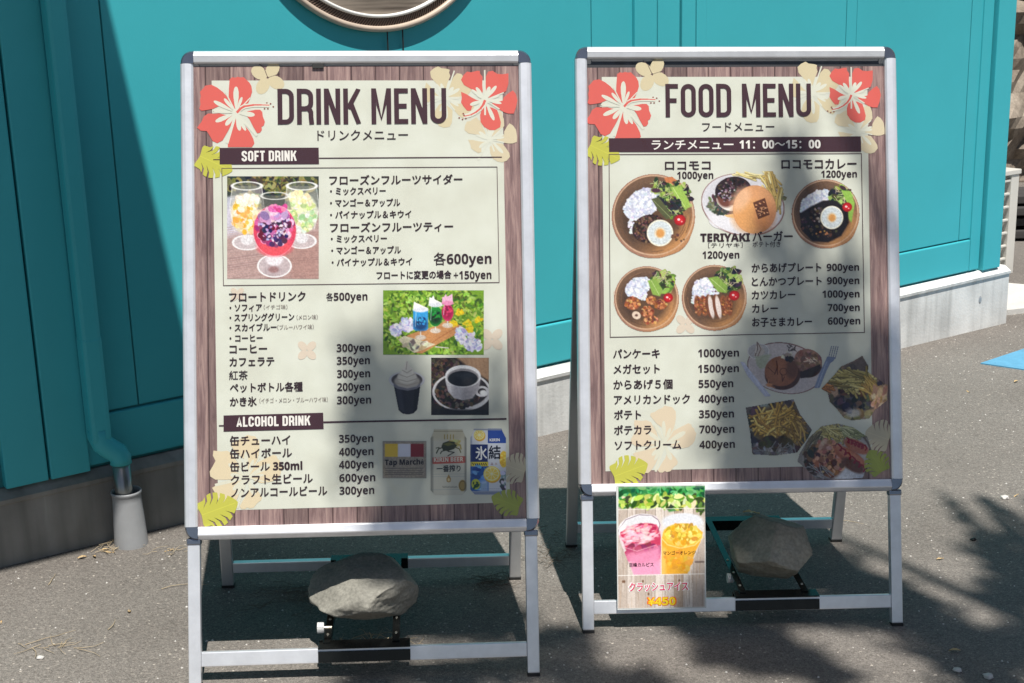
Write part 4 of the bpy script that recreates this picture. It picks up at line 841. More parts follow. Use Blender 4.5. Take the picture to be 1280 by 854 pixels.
def pic_fries():
    p = Pic(910, 420, 4.27, 85, 332, 460, 645, (120, 110, 104), True, seed=15)
    p.poly([(93, 382), (350, 340), (385, 420), (450, 505), (430, 545), (370, 625), (250, 640), (130, 632), (118, 520)], (112, 102, 98), 5); c = p.A.copy(); p.clip = c
    p.scat(90, 270, 490, 180, 150, (8, 26), [(130, 120, 114), (90, 80, 78), (160, 154, 152), (70, 62, 60)], 1.8); p.scat(60, 240, 600, 110, 34, (8, 20), [(176, 176, 182), (140, 138, 142), (110, 104, 104)], 1.8)
    p.ell(270, 480, 140, 110, (110, 84, 50), soft=30); p.sticks(110, 262, 468, 105, 80, (60, 130), 9, [(214, 178, 92), (190, 150, 70), (230, 200, 120), (160, 122, 60), (202, 166, 84)], bend=.3); p.sticks(26, 360, 500, 50, 60, (60, 110), 8, [(196, 164, 92), (150, 120, 70)], rot=(50, 20)); p.scat(26, 250, 570, 90, 22, (8, 20), [(60, 46, 38), (84, 66, 50)], 1.6)
    p.sticks(14, 280, 610, 120, 20, (40, 110), 4, [(140, 138, 142)]); p.noise(.1, 8); return p
def pic_bag2():
    p = Pic(1000, 440, 5.023, 130, 22, 565, 442, (150, 130, 110), True, seed=16)
    p.poly([(135, 235), (215, 150), (260, 95), (340, 60), (395, 28), (435, 95), (430, 130), (520, 190), (558, 215), (555, 310), (480, 370), (440, 425), (330, 436), (280, 420), (240, 370), (190, 320), (175, 260)], (146, 124, 104), 5); p.clip = p.A.copy()
    p.scat(120, 340, 240, 220, 200, (8, 26), [(160, 136, 112), (110, 92, 80), (190, 164, 136), (80, 68, 64)], 1.8); p.poly([(280, 95), (395, 30), (435, 95), (420, 130), (300, 130)], (96, 84, 82), 20, .8)
    p.ell(350, 320, 130, 62, (46, 42, 52), soft=24); p.scat(50, 350, 320, 120, 56, (8, 20), [(52, 46, 58), (34, 30, 38), (90, 84, 96), (110, 96, 90)], 1.5); p.scat(40, 340, 250, 120, 26, (7, 16), [(70, 44, 40), (110, 72, 56), (50, 34, 34)], 1.5)
    p.sticks(90, 330, 185, 130, 55, (70, 150), 13, [(172, 156, 92), (196, 180, 112), (146, 128, 74), (208, 194, 130)], rot=(20, 28)); p.sticks(20, 440, 230, 50, 50, (60, 120), 12, [(190, 160, 90), (160, 130, 76)], rot=(50, 14)); p.sticks(14, 170, 225, 30, 22, (30, 70), 9, [(206, 140, 76), (180, 120, 70)], rot=(20, 20))
    p.scat(60, 515, 290, 40, 75, (8, 20), [(226, 184, 146), (190, 146, 110), (240, 206, 172)], 2.2, rot=(-50, 20)); p.scat(40, 400, 400, 60, 26, (8, 18), [(140, 128, 88), (176, 160, 130)], 1.8); p.ell(340, 390, 46, 26, (206, 206, 212), soft=14, al=.7); p.noise(.08, 9); return p
def pic_plate():
    p = Pic(1000, 440, 5.023, -20, 455, 470, 812, (150, 130, 120), True, seed=17)
    p.poly([(0, 640), (60, 540), (140, 470), (240, 455), (340, 480), (430, 540), (462, 640), (440, 740), (400, 800), (300, 806), (100, 800), (40, 740), (-15, 690)], (150, 144, 140), 5); p.clip = p.A.copy()
    p.ell(240, 660, 215, 160, (176, 172, 172), soft=20); p.ring(240, 650, 210, 175, 10, (84, 66, 60), al=.6); p.ell(330, 780, 110, 40, (196, 200, 212), soft=20)
    p.sticks(60, 200, 510, 90, 40, (60, 130), 9, [(206, 196, 140), (190, 176, 112), (160, 148, 96)], rot=(40, 30)); p.sticks(34, 330, 515, 60, 34, (50, 100), 9, [(150, 156, 110), (190, 190, 150)], rot=(30, 20)); p.sticks(20, 70, 580, 50, 60, (60, 120), 8, [(150, 140, 110), (120, 110, 92)], rot=(-50, 14))
    p.scat(60, 100, 690, 60, 80, (8, 22), [(60, 48, 44), (84, 66, 58), (120, 90, 70)], 1.5); p.ell(190, 690, 100, 105, (130, 86, 66), soft=20); p.scat(150, 190, 680, 100, 112, (7, 18), [(196, 142, 114), (160, 104, 80), (216, 168, 140), (110, 70, 56), (92, 58, 50)], 1.3); p.scat(30, 160, 590, 50, 40, (7, 14), [(206, 166, 150), (170, 120, 100)], 1.5)
    p.ell(320, 668, 112, 44, (170, 100, 76), rot=32, soft=8); p.ell(318, 655, 100, 26, (196, 130, 104), rot=32, soft=16); p.ell(360, 600, 88, 38, (176, 112, 92), rot=26, soft=8); p.ell(340, 720, 80, 36, (110, 72, 62), rot=30, soft=14)
    for (x0, y0, x1, y1) in ((245, 600, 410, 745), (300, 560, 420, 610)):
        n = 24; p.line([(x0+(x1-x0)*k/n+13*math.sin(k*1.45), y0+(y1-y0)*k/n-15*math.cos(k*1.45)) for k in range(n+1)], 9, (140, 22, 52)); 
    p.line([(445, 620), (440, 700), (410, 790)], 9, (70, 50, 48), .8); p.sticks(12, 100, 760, 120, 40, (60, 160), 4, [(156, 156, 162)], rot=(35, 20)); p.noise(.08, 9); return p
def pic_ice():
    p = Pic(760, 600, 5.023, 62, 30, 603, 787, (206, 192, 180), seed=18)
    xs = [62, 120, 172, 235, 295, 350, 412, 470, 530, 603]
    for a, b in zip(xs[:-1], xs[1:]):
        c = p.r.choice([(214, 202, 192), (196, 182, 170), (224, 214, 204), (186, 166, 148)]); p.poly([(a, 20), (b, 20), (b, 800), (a, 800)], c, 3)
        for k in range(18): x = p.r.uniform(a+3, b-3); y = p.r.uniform(100, 780); l = p.r.uniform(40, 180); p.line([(x, y), (x+p.r.uniform(-4, 4), y+l/2), (x, y+l)], p.r.uniform(2, 5), p.r.choice([(176, 150, 128), (236, 228, 220), (150, 124, 106), (200, 176, 150)]), .5)
        p.line([(b, 20), (b+2, 800)], 5, (100, 84, 76), .85)
    for k in range(7): p.ell(p.r.uniform(80, 590), p.r.choice([480, 620, 700, 760]), 6, 9, (130, 100, 80), soft=4)
    p.poly([(60, 28), (605, 28), (605, 100), (560, 170), (520, 110), (440, 180), (380, 190), (330, 130), (250, 175), (160, 150), (90, 170), (60, 150)], (70, 140, 70), 12)
    p.scat(420, 333, 70, 290, 45, (6, 18), [(52, 150, 84), (40, 118, 62), (90, 176, 96), (30, 96, 54), (110, 190, 120)], 1.9); p.scat(170, 333, 125, 280, 36, (6, 16), [(150, 190, 70), (96, 140, 50), (196, 214, 110), (60, 84, 44), (226, 232, 170)], 2.2); p.scat(24, 580, 160, 18, 40, (6, 14), [(100, 140, 60), (60, 80, 50)], 2)
    p.poly([(62, 28), (603, 28), (603, 40), (62, 44)], (150, 190, 150), 8, .5)
    # left cup
    p.poly([(62, 300), (76, 375), (160, 580), (326, 580), (330, 270), (300, 215), (200, 200), (110, 230)], (232, 214, 220), 5, .85); p.ell(190, 288, 132, 86, (238, 234, 236), rot=-12, soft=5); p.ell(200, 250, 100, 42, (226, 226, 230), rot=-10, soft=14)
    p.mask([(62, 300), (76, 375), (160, 580), (326, 580), (330, 270), (300, 215), (200, 200), (110, 230)])
    p.poly([(84, 330), (120, 285), (200, 262), (300, 268), (322, 320), (330, 350), (326, 480), (180, 480), (110, 420)], (206, 70, 104), 10); p.ell(195, 320, 120, 58, (222, 84, 116), rot=-12, soft=8); p.scat(120, 190, 320, 105, 46, (6, 16), [(236, 120, 146), (196, 50, 90), (240, 150, 170), (170, 50, 84)], 1.6, reg=-12)
    p.scat(60, 220, 440, 100, 50, (8, 24), [(176, 70, 104), (206, 110, 140), (150, 60, 90)], 1.6); p.poly([(115, 455), (326, 400), (326, 580), (160, 580)], (236, 150, 184), 40, .95); p.poly([(140, 520), (326, 500), (326, 580), (160, 580)], (240, 164, 196), 30, .9)
    p.line([(62, 330), (100, 362), (180, 372), (280, 350), (330, 312)], 8, (236, 176, 190), .9); p.line([(80, 400), (180, 432), (300, 395)], 5, (240, 190, 204), .6); p.line([(62, 330), (66, 290), (110, 235), (190, 206), (270, 210), (312, 240), (322, 270), (310, 310)], 5, (120, 96, 110), .75); p.scat(34, 180, 330, 110, 60, (4, 12), [(250, 220, 226)], 3, rot=(-12, 12), al=.6)
    # right cup
    p.clip = None
    p.poly([(330, 310), (345, 250), (400, 205), (480, 198), (560, 215), (597, 260), (597, 340), (560, 420), (500, 580), (335, 580)], (226, 222, 220), 5, .95); p.ell(462, 250, 128, 50, (224, 226, 232), soft=12)
    p.mask([(330, 310), (345, 250), (400, 205), (480, 198), (560, 215), (597, 260), (597, 340), (560, 420), (500, 580), (335, 580)])
    p.poly([(334, 350), (350, 300), (420, 268), (500, 264), (590, 320), (575, 380), (545, 440), (495, 580), (334, 580)], (240, 178, 62), 8); p.ell(462, 335, 122, 72, (240, 196, 76), rot=3, soft=8); p.scat(120, 462, 330, 105, 60, (6, 15), [(246, 210, 96), (226, 170, 50), (250, 224, 130), (206, 158, 56)], 1.5)
    p.line([(334, 355), (370, 395), (450, 418), (540, 400), (590, 350)], 8, (250, 216, 130), .9); p.poly([(334, 400), (360, 420), (360, 580), (334, 580)], (250, 210, 130), 20, .6); p.scat(40, 440, 500, 90, 60, (6, 20), [(244, 188, 80), (236, 168, 54)], 2)
    p.clip = None
    p.line([(62, 582), (603, 580)], 4, (248, 244, 238)); p.line([(62, 172), (603, 170)], 4, (244, 242, 226), .8)
    p.line([(545, 505), (595, 505)], 12, (90, 76, 72), .6); p.line([(62, 30), (62, 787), (603, 787), (603, 30)], 4, (236, 234, 230), .7); p.noise(.04, 8); return p

# ------------------------------------------------------------------ the stands
def extrude_profile(bm, S, prof, a, b, horiz, flip):
    """prof: (t, w) t = mm inward from the outer edge; a..b run in mm"""
    H = S.FH*1000; rings = []
    for c in (a, b):
        rg = []
        for t, w in prof:
            if horiz: u, v = c, (H-t if flip else t)
            else: u, v = (640-t if flip else t), c
            rg.append(bm.verts.new(S.P(u, v, w)))
        rings.append(rg)
    n = len(prof)
    for k in range(n): bm.faces.new((rings[0][k], rings[0][(k+1) % n], rings[1][(k+1) % n], rings[1][k]))
    bm.faces.new(rings[0]); bm.faces.new(rings[1][::-1])
RAIL = [(0, -16), (0, 1), (2, 4), (8, 8.5), (10, 9), (21, 6.5), (23.5, 4.5), (23.8, -1), (23.8, -16)]
SIDE = [(0, -16), (0, 3), (1, 5.5), (3.5, 7.5), (9, 8.5), (20, 7.5), (23, 5), (23.8, 2), (23.8, -16)]
def quad_sheet(S, parent, name, m, us, w, uvs=True):
    me = bpy.data.meshes.new(name); me.from_pydata([tuple(S.P(u, v, w)) for u, v in us], [], [(0, 3, 2, 1)])   # faces outward
    l = me.uv_layers.new(name='UVMap')
    for k, vi in enumerate((0, 3, 2, 1)): l.data[k].uv = (us[vi][0]/100, us[vi][1]/100)
    return link(name, me, m, parent)
def make_stand(S, name, label):
    root = empty(name, mw=S.mw); tag(root, label, 'menu sign', 'folding metal menu signs in front of the turquoise building')
    H = S.FH*1000
    for hz, fl, nm in ((1, 0, 'frame_rail'), (1, 1, 'frame_rail'), (0, 0, 'frame_rail'), (0, 1, 'frame_rail')):
        bm = bmesh.new(); extrude_profile(bm, S, RAIL if hz else SIDE, 24.3, (640 if hz else H)-24.3, hz, fl); bm_obj(nm, bm, M['alu'], root)
    for cu in (0, 1):
        for cv in (0, 1):
            bm = bmesh.new(); f = lambda u, v, w: S.P(640-u if cu else u, H-v if cv else v, w)
            out = [(24, 24), (24, 0)]+[(22-21*math.sin(R(a)), 22-21.6*math.cos(R(a))) for a in range(0, 91, 10)]+[(0, 24)]
            inn = [(24, 24), (24, 3)]+[(22.5-18.5*math.sin(R(a)), 22.5-19*math.cos(R(a))) for a in range(0, 91, 10)]+[(3, 24)]
            lv = [[bm.verts.new(f(u, v, w)) for u, v in pts] for pts, w in ((out, -17), (out, 3.5), (inn, 8.2))]
            n = len(out)
            for i in range(2):
                for k in range(n): bm.faces.new((lv[i][k], lv[i][(k+1) % n], lv[i+1][(k+1) % n], lv[i+1][k]))
            bm.faces.new(lv[0]); bm.faces.new(lv[2])
            bm_obj('corner_cap', bm, M['cap'], root)
    # front legs below the frame
    LL = S.L*1000
    for sg in (0, 1):
        f = lambda u, v, w: S.P(640-u if sg else u, v, w)
        bm = bmesh.new(); box(bm, f, 4.5, 26.5, H+2, LL-5, -15, 2.5, 2.2); leg = bm_obj('leg', bm, M['alu'], root)
        bm = bmesh.new(); box(bm, f, 3.8, 27.2, LL-5, LL+1, -15.7, 3.2, 1); bm_obj('foot_cap', bm, M['rubber'], leg)
        bm = bmesh.new(); box(bm, f, 3, 28, H-3, H+9, -16.5, 4, 3); bm_obj('leg_socket', bm, M['cap'], root)
    bm = bmesh.new(); box(bm, S.P, 26.8, 613.2, LL-61, LL-35, -14, 0, 1.8); bm_obj('front_crossbar', bm, M['alu'], root)
    # rear frame, nearly upright
    yt, zt = math.sin(S.th)*(S.L-.006)+.012, math.cos(S.th)*(S.L-.006)
    yb = .4225
    def rf(x, y, z): return Vector((x+S.ph*z, yt+(yb-yt)*(1-z/zt)+y, z))
    for sg in (-1, 1):
        bm = bmesh.new(); box(bm, rf, sg*.311-(.024 if sg > 0 else 0), sg*.311+(.024 if sg < 0 else 0), -.018, 0, .005, zt, .0022); leg = bm_obj('rear_leg', bm, M['alu_dull'], root)
        bm = bmesh.new(); box(bm, rf, sg*.312-(.026 if sg > 0 else 0), sg*.312+(.026 if sg < 0 else 0), -.019, .001, -.001, .0055, .001); bm_obj('foot_cap', bm, M['rubber'], leg)
    bm = bmesh.new(); box(bm, rf, -.2868, .2868, -.016, -.001, .033, .056, .0018); bm_obj('rear_crossbar', bm, M['alu'], root)
    bm = bmesh.new(); box(bm, rf, -.2868, .2868, -.016, -.001, .262, .286, .0018); bm_obj('rear_crossbar', bm, M['alu_dull'], root)
    bm = bmesh.new(); box(bm, rf, -.2868, .2868, -.012, -.004, .2865, zt-.03, 0); bm_obj('rear_board', bm, M['board'], root)
    bm = bmesh.new(); box(bm, rf, -.2868, .2868, -.016, -.001, zt-.0295, zt, .0018); bm_obj('rear_rail', bm, M['alu_dull'], root)
    for x in (-.24, .24):
        bm = bmesh.new(); tube(bm, [S.P(x*1000+300, 10, -9), S.P(x*1000+340, 10, -9)], .006, 12); bm_obj('hinge', bm, M['cap'], root)
    bm = bmesh.new(); box(bm, S.P, 24, 616, 24, H-24, -9, -4, 0); bm_obj('backing_board', bm, M['board'], root)
    return root
def make_stay(S, root, xf0, xf1, xr0, xr1, aL, aR, knob):
    """black folding stay between the crossbars: front bracket, rear bracket, two arms"""
    bx = lambda x, y, z: Vector((x, y, z)); LL = S.L*1000
    fr = bmesh.new(); box(fr, lambda u, v, w: S.P(u, v, w), xf0*1000+320, xf1*1000+320, LL-56, LL-36, .3, 3, .8); box(fr, bx, xf0, xf1, .012, .043, .0595, .062, .0008); box(fr, bx, xf0, xf1, .040, .043, .045, .0593, .0005)
    bm_obj('front_bracket', fr, M['black'], root)
    rr = bmesh.new(); box(rr, bx, xr0, xr1, .398, .4245, .0570, .0592, .0006); box(rr, bx, xr0, xr1, .398, .400, .036, .0568, .0005); bm_obj('rear_bracket', rr, M['black'], root)
    for (x0, x1) in (aL, aR):
        bm = bmesh.new()
        box(bm, lambda x, y, z: Vector((x+x1+(x0-x1)*(1-(y-.03)/.38), y, z)), -.0065, .0065, .03, .41, .0625, .0645, .0006)
        box(bm, lambda x, y, z: Vector((x+x1+(x0-x1)*(1-(y-.03)/.38), y, z)), .0045, .0065, .03, .41, .046, .0623, .0004)
        arm = bm_obj('stay_arm', bm, M['black'], root)
        for y in (.06, .12, .18):
            bm = bmesh.new(); x = x1+(x0-x1)*(1-(y-.03)/.38); lathe(bm, [(.0001, .0668), (.0022, .0662), (.0028, .0645)], lambda a, b, c: Vector((x+a, y+b, c)), 10); bm_obj('rivet', bm, M['bolt'], arm)
    kx, ky, kz = knob
    bm = bmesh.new(); tube(bm, [Vector((kx-.006, ky, kz)), Vector((kx+.006, ky, kz))], .0088, 24)
    for k in range(20):
        a = k*2*math.pi/20; box(bm, lambda x, y, z: Vector((x, ky+math.cos(a)*y-math.sin(a)*z, kz+math.sin(a)*y+math.cos(a)*z)), kx-.006, kx+.005, .0083, .0096, -.0006, .0006)
    kn = bm_obj('knob', bm, M['knob'], root)
    bm = bmesh.new(); tube(bm, [Vector((kx+.0062, ky, kz)), Vector((kx+.02, ky, kz))], .003, 12); bm_obj('knob_screw', bm, M['bolt'], kn)

M['rock_brown'] = stone('rough_brown_stone', (.19, .17, .13), (.38, .345, .27), 7)
def rock(name, S, c, r, seed, label, rotz=0, cuts=(), m=None):
    """boulder: a rounded body worn flat along a few planes, with pits and ridges"""
    bm = bmesh.new(); bmesh.ops.create_icosphere(bm, subdivisions=6, radius=1)
    pl = [(Vector(n_).normalized(), d) for n_, d in cuts]
    for v in bm.verts:
        p = v.co.copy(); q = p*(1+noise.noise(p*1.2+Vector((seed, 0, 0)))*.12)
        for n_, d in pl:
            h = q.dot(n_)
            if h > d: q -= n_*(h-d)*.86
        q *= 1+noise.noise(p*3.1+Vector((0, seed, 0)))*.045+noise.noise(p*8+Vector((0, 0, seed)))*.016-max(0, noise.noise(p*15)-.35)*.05+noise.noise(p*30)*.003
        v.co = Vector((q.x*r[0], q.y*r[1], q.z*r[2]))
    o = bm_obj(name, bm, m or M['rock'], None, True)
    o.matrix_world = S.mw @ Matrix.Translation(Vector(c)) @ Matrix.Rotation(rotz, 4, 'Z')
    return tag(o, label, 'rock', 'river stones weighing down the signs')

DK = (72, 44, 52); TXT = (56, 36, 40)
RED = (232, 108, 98); CRE = (232, 233, 218); BEI = (226, 212, 176); YG = (206, 204, 84); WDK = (96, 74, 74)
# hibiscus shapes: petal outlines relative to the centre, in the measure of the enlarged detail
HA = [[(-50, -85), (-48, -155), (-43, -223), (-25, -237), (-5, -233), (10, -240), (30, -235), (52, -237), (68, -220), (90, -200), (103, -175), (107, -140), (95, -100), (78, -60), (40, -30), (0, -15), (-22, -35)],
      [(-240, -85), (-235, -110), (-240, -140), (-225, -155), (-205, -180), (-165, -187), (-125, -167), (-90, -140), (-65, -113), (-30, -55), (-15, -25), (-100, -50), (-140, -32), (-155, -25), (-200, -17), (-230, -13), (-245, -25), (-237, -55)],
      [(-155, 7), (-185, 5), (-215, 25), (-230, 60), (-260, 100), (-235, 120), (-195, 123), (-175, 155), (-155, 190), (-125, 203), (-90, 185), (-55, 125), (-25, 65), (-10, 20), (-70, 15), (-110, 5)],
      [(-55, 200), (-48, 155), (-25, 95), (-5, 30), (10, 15), (50, 75), (90, 125), (115, 175), (122, 205), (105, 230), (-55, 230)],
      [(40, 5), (80, -10), (130, -20), (160, -20), (175, -5), (178, 25), (192, 60), (185, 85), (170, 95), (172, 115), (160, 133), (140, 137), (115, 95), (90, 45), (70, 20)]]
HAS = [(0, -175, 36), (40, -105, 20), (-80, -95, 22), (-150, -78, 27), (-155, -15, 26), (-138, 60, 30), (-70, 85, 30), (25, 120, 30), (65, 120, 24), (125, 15, 32)]
HAG = [(-60, 205, 18), (140, 155, 18), (-70, -135, 8), (-160, -2, 7), (95, -100, 7)]
HB = [[(-160, -135), (-145, -165), (-120, -190), (-95, -185), (-55, -195), (-35, -195), (-33, -175), (-17, -155), (-19, -100), (-15, -60), (-25, -25), (-85, -70), (-140, -100)],
      [(3, -100), (5, -155), (20, -190), (50, -195), (80, -175), (115, -172), (155, -178), (155, -110), (140, -60), (115, -45), (55, -20), (10, -15)],
      [(115, 5), (125, -20), (160, -50), (185, -65), (205, -40), (215, 0), (205, 50), (190, 90), (155, 90), (125, 80), (90, 60), (45, 20)],
      [(0, 40), (45, 50), (80, 65), (95, 110), (105, 150), (100, 180), (65, 200), (30, 200), (-5, 180), (-30, 145), (-33, 100), (-23, 60)],
      [(-160, -55), (-125, -40), (-85, -15), (-55, 0), (-15, 10), (-85, 40), (-95, 70), (-120, 70), (-145, 40), (-160, 15), (-155, -15)]]
HBS = [(30, -90, 26), (75, -95, 24), (-60, -85, 24), (-90, -70, 20), (-100, 32, 26), (115, 0, 20), (110, 22, 18), (60, 135, 26), (-60, -40, 18), (95, -30, 16)]
HBG = [(-3, -200, 10), (-140, 120, 14), (0, 100, 12), (95, 60, 10), (125, -50, 8)]
def flower(ink, cx, cy, P, St, Gp, k, col, crm, star=None, rot=0, dots=None):
    c, q = math.cos(R(rot))*k, math.sin(R(rot))*k; T = lambda x, y: (cx+x*c-y*q, cy+x*q+y*c)
    for pt in P: ink.poly([T(*p) for p in pt], col)
    ink.ell(cx, cy, 26*k, 26*k, crm, 14)
    for x, y, w in St: ink.spindle(*T(x*.05, y*.05), *T(x, y), w*k, crm)
    for x, y, w in Gp: ink.line([T(0, 0), T(x, y)], w*k*1.46*1, crm)
    if star:
        ink.line([T(*p) for p in star], 30*k*1.46, crm)
        n = len(star)
        for i in range(n-1): ink.line([T(*star[i]), T(*star[i+1])], (17-i*2.6)*k*1.46, col)
    for x, y in dots or []: ink.ell(*T(x, y), 6*k, 5*k, (150, 84, 70), 8)
STA = [(5, 0), (30, -28), (55, -42), (120, -52), (170, -52), (222, -50)]; DA = [(205, -65), (230, -60), (190, -27), (212, -27), (248, -40)]
STB = [(0, 0), (-12, 30), (-30, 55), (-60, 80), (-95, 98), (-140, 108)]; DB = [(-145, 90), (-172, 118), (-150, 128), (-128, 122), (-140, 100)]
def monstera(ink, cx, cy, r, rot, col, slit, sq=.8):
    """split leaf: lobes on both sides of a midrib, notches cut into the outline"""
    c, q = math.cos(R(rot)), math.sin(R(rot)); T = lambda x, y: (cx+(x*c-y*q), cy+(x*q+y*c))
    def edge(t, sg):   # t 0 at the stalk, 1 at the tip
        x = -r*.75+t*r*1.8; y = sg*r*sq*(math.sin(math.pi*min(1, t**.72*1.0))**.75)
        if t < .12: x -= r*.28*math.sin(math.pi*t/.12*.5+.2)
        return x, y
    pts = []
    for sg in (1, -1):
        side = []; nt = (.24, .42, .6, .77)
        for k in range(0, 61):
            t = k/60; hit = [n_ for n_ in nt if abs(t-n_) < .0085]
            if hit:
                n_ = hit[0]; x0, y0 = edge(n_-.03, sg); x1, y1 = edge(n_+.03, sg); ix, iy = edge(n_, sg); ix, iy = ix-r*.30, iy*.34; jx, jy = (ix+x0)/2+r*.07, (iy+y0)/2
                side += [(x0, y0), (jx, jy), (ix, iy), (jx+r*.10, jy+sg*r*.02), (x1, y1)]
            elif all(abs(t-n_) > .032 for n_ in nt): side.append(edge(t, sg))
        pts += side if sg == 1 else side[::-1]
    ink.poly([T(*p) for p in pts], col)
    ink.line([T(-r*.8, 0), T(r*.9, 0)], r*.06, tuple(min(255, v*1.06) for v in col))
def blossom(ink, cx, cy, r, col, n=4, a0=20, sq=.6):
    for k in range(n):
        a = R(a0+k*360/n); ink.ell(cx+r*.55*math.cos(a), cy+r*.55*math.sin(a), r*.5, r*.5*sq, col, 14, a)
def wash(c, k): return tuple(c[i]*(1-k)+CRE[i]*k for i in range(3))

# ---- drink sign ----------------------------------------------------
s1 = make_stand(S1, 'a_frame_sign', 'silver framed drink menu sign, the left one, with soft drink photos and cans')
make_stay(S1, s1, -.085, .081, -.085, .075, (-.070, -.066), (.055, .055), (-.080, .034, .092))
rock('river_stone', S1, (-.004, .152, .108), (.104, .088, .062), 3.3, 'smooth grey stone with a pointed left end under the drink menu sign', R(0), [((-.75, -.5, .75), .70), ((.1, -.35, 1), .72), ((.75, -.7, -.15), .72), ((.1, -.75, -.75), .74), ((-.6, -.4, -.8), .78), ((.9, .2, .5), .86), ((0, 0, -1), .7), ((-.3, .9, .2), .8)])
H1 = S1.FH*1000
po = quad_sheet(S1, s1, 'menu_poster', M['wood_print'], [(23, 28), (617, 28), (617, H1-22), (23, H1-22)], 0)
uvq = S1.uvs([(265, 100.6), (627.5, 100.3), (637.5, 628), (273, 638.5)])
quad_sheet(S1, po, 'cream_panel', M['cream_print'], uvq, .35)
k1 = Ink(S1, .6)
B2 = (222, 206, 168)
blossom(k1, 335, 97, 22, BEI, 4, 30, .72); k1.line([(335, 97), (330, 84), (322, 78)], 1.2, WDK); k1.line([(335, 97), (350, 92)], .8, WDK)
flower(k1, 556, 122, HB, HBS, HBG, 1/5.6, wash(BEI, .0), CRE, None, 20)
flower(k1, 612, 174, HB, HBS, HBG, 1/6.2, wash((226, 208, 172), .2), CRE, None, -20)
flower(k1, 309, 597, HA, HAS, HAG, 1/5.2, wash((236, 210, 166), .35), wash((226, 212, 176), .8), None, 60)
for cx, cy, r in ((384, 438, 14), (615, 424, 16), (297, 368, 10), (560, 180, 0)):
    if r: blossom(k1, cx, cy, r, wash((226, 176, 150), .68), 4, 45, .7)
monstera(k1, 643, 585, 17, 200, (214, 204, 178), WDK, 1.2); k1.build('pale_flowers', po)['kind'] = 'stuff'
k2 = Ink(S1, .85)
flower(k2, 295.5, 140.8, HA, HAS, HAG, 1/5.339, RED, CRE, STA, 0, DA)
flower(k2, 606, 125, HB, HBS, HBG, 1/5.333, RED, CRE, STB, 0, DB)
monstera(k2, 268, 203, 24, 25, YG, (120, 100, 70), .85); monstera(k2, 272, 637, 26, -20, YG, (120, 100, 70), .85); monstera(k2, 634, 628, 20, 200, (176, 186, 84), (66, 60, 50), .85)  # third leaf: ink darkened to carry the tree shade at the lower right
k2.build('flowers_and_leaves', po)
k3 = Ink(S1, 1.1)
k3.poly([(275, 184.8), (398.5, 184.4), (399, 205), (275, 205.6)], DK); k3.poly([(279.8, 519.4), (404.2, 515.8), (404.8, 536.3), (279.8, 539.6)], DK)
k3.line([(399, 197.6), (627, 196.2)], 1.9, DK); k3.line([(267, 199.6), (275, 199.6)], 1.9, DK)
k3.line([(404.6, 527.8), (633, 523.4)], 3.2, DK); k3.line([(274, 532.3), (280, 532.2)], 2.4, DK)
k3.line([(277.8, 210.4), (620.9, 208.4), (623.7, 352.8), (279.7, 356.8)], 1.3, (96, 74, 76), close=True)
k3.build('header_bars', po)
k4 = Ink(S1, 1.4); caps(k4, 'DRINK MENU', 347, 557.3, 111, 155.6, DK); k4.build('heading', po)
k5 = Ink(S1, 1.4); caps(k5, 'SOFT DRINK', 302.4, 370.4, 188.6, 201.7, (250, 246, 240), t=.17); k5.build('section_heading', po)
k6 = Ink(S1, 1.4); caps(k6, 'ALCOHOL DRINK', 296, 387.7, 521.2, 533.6, (250, 246, 240), t=.17); k6.build('section_heading', po)
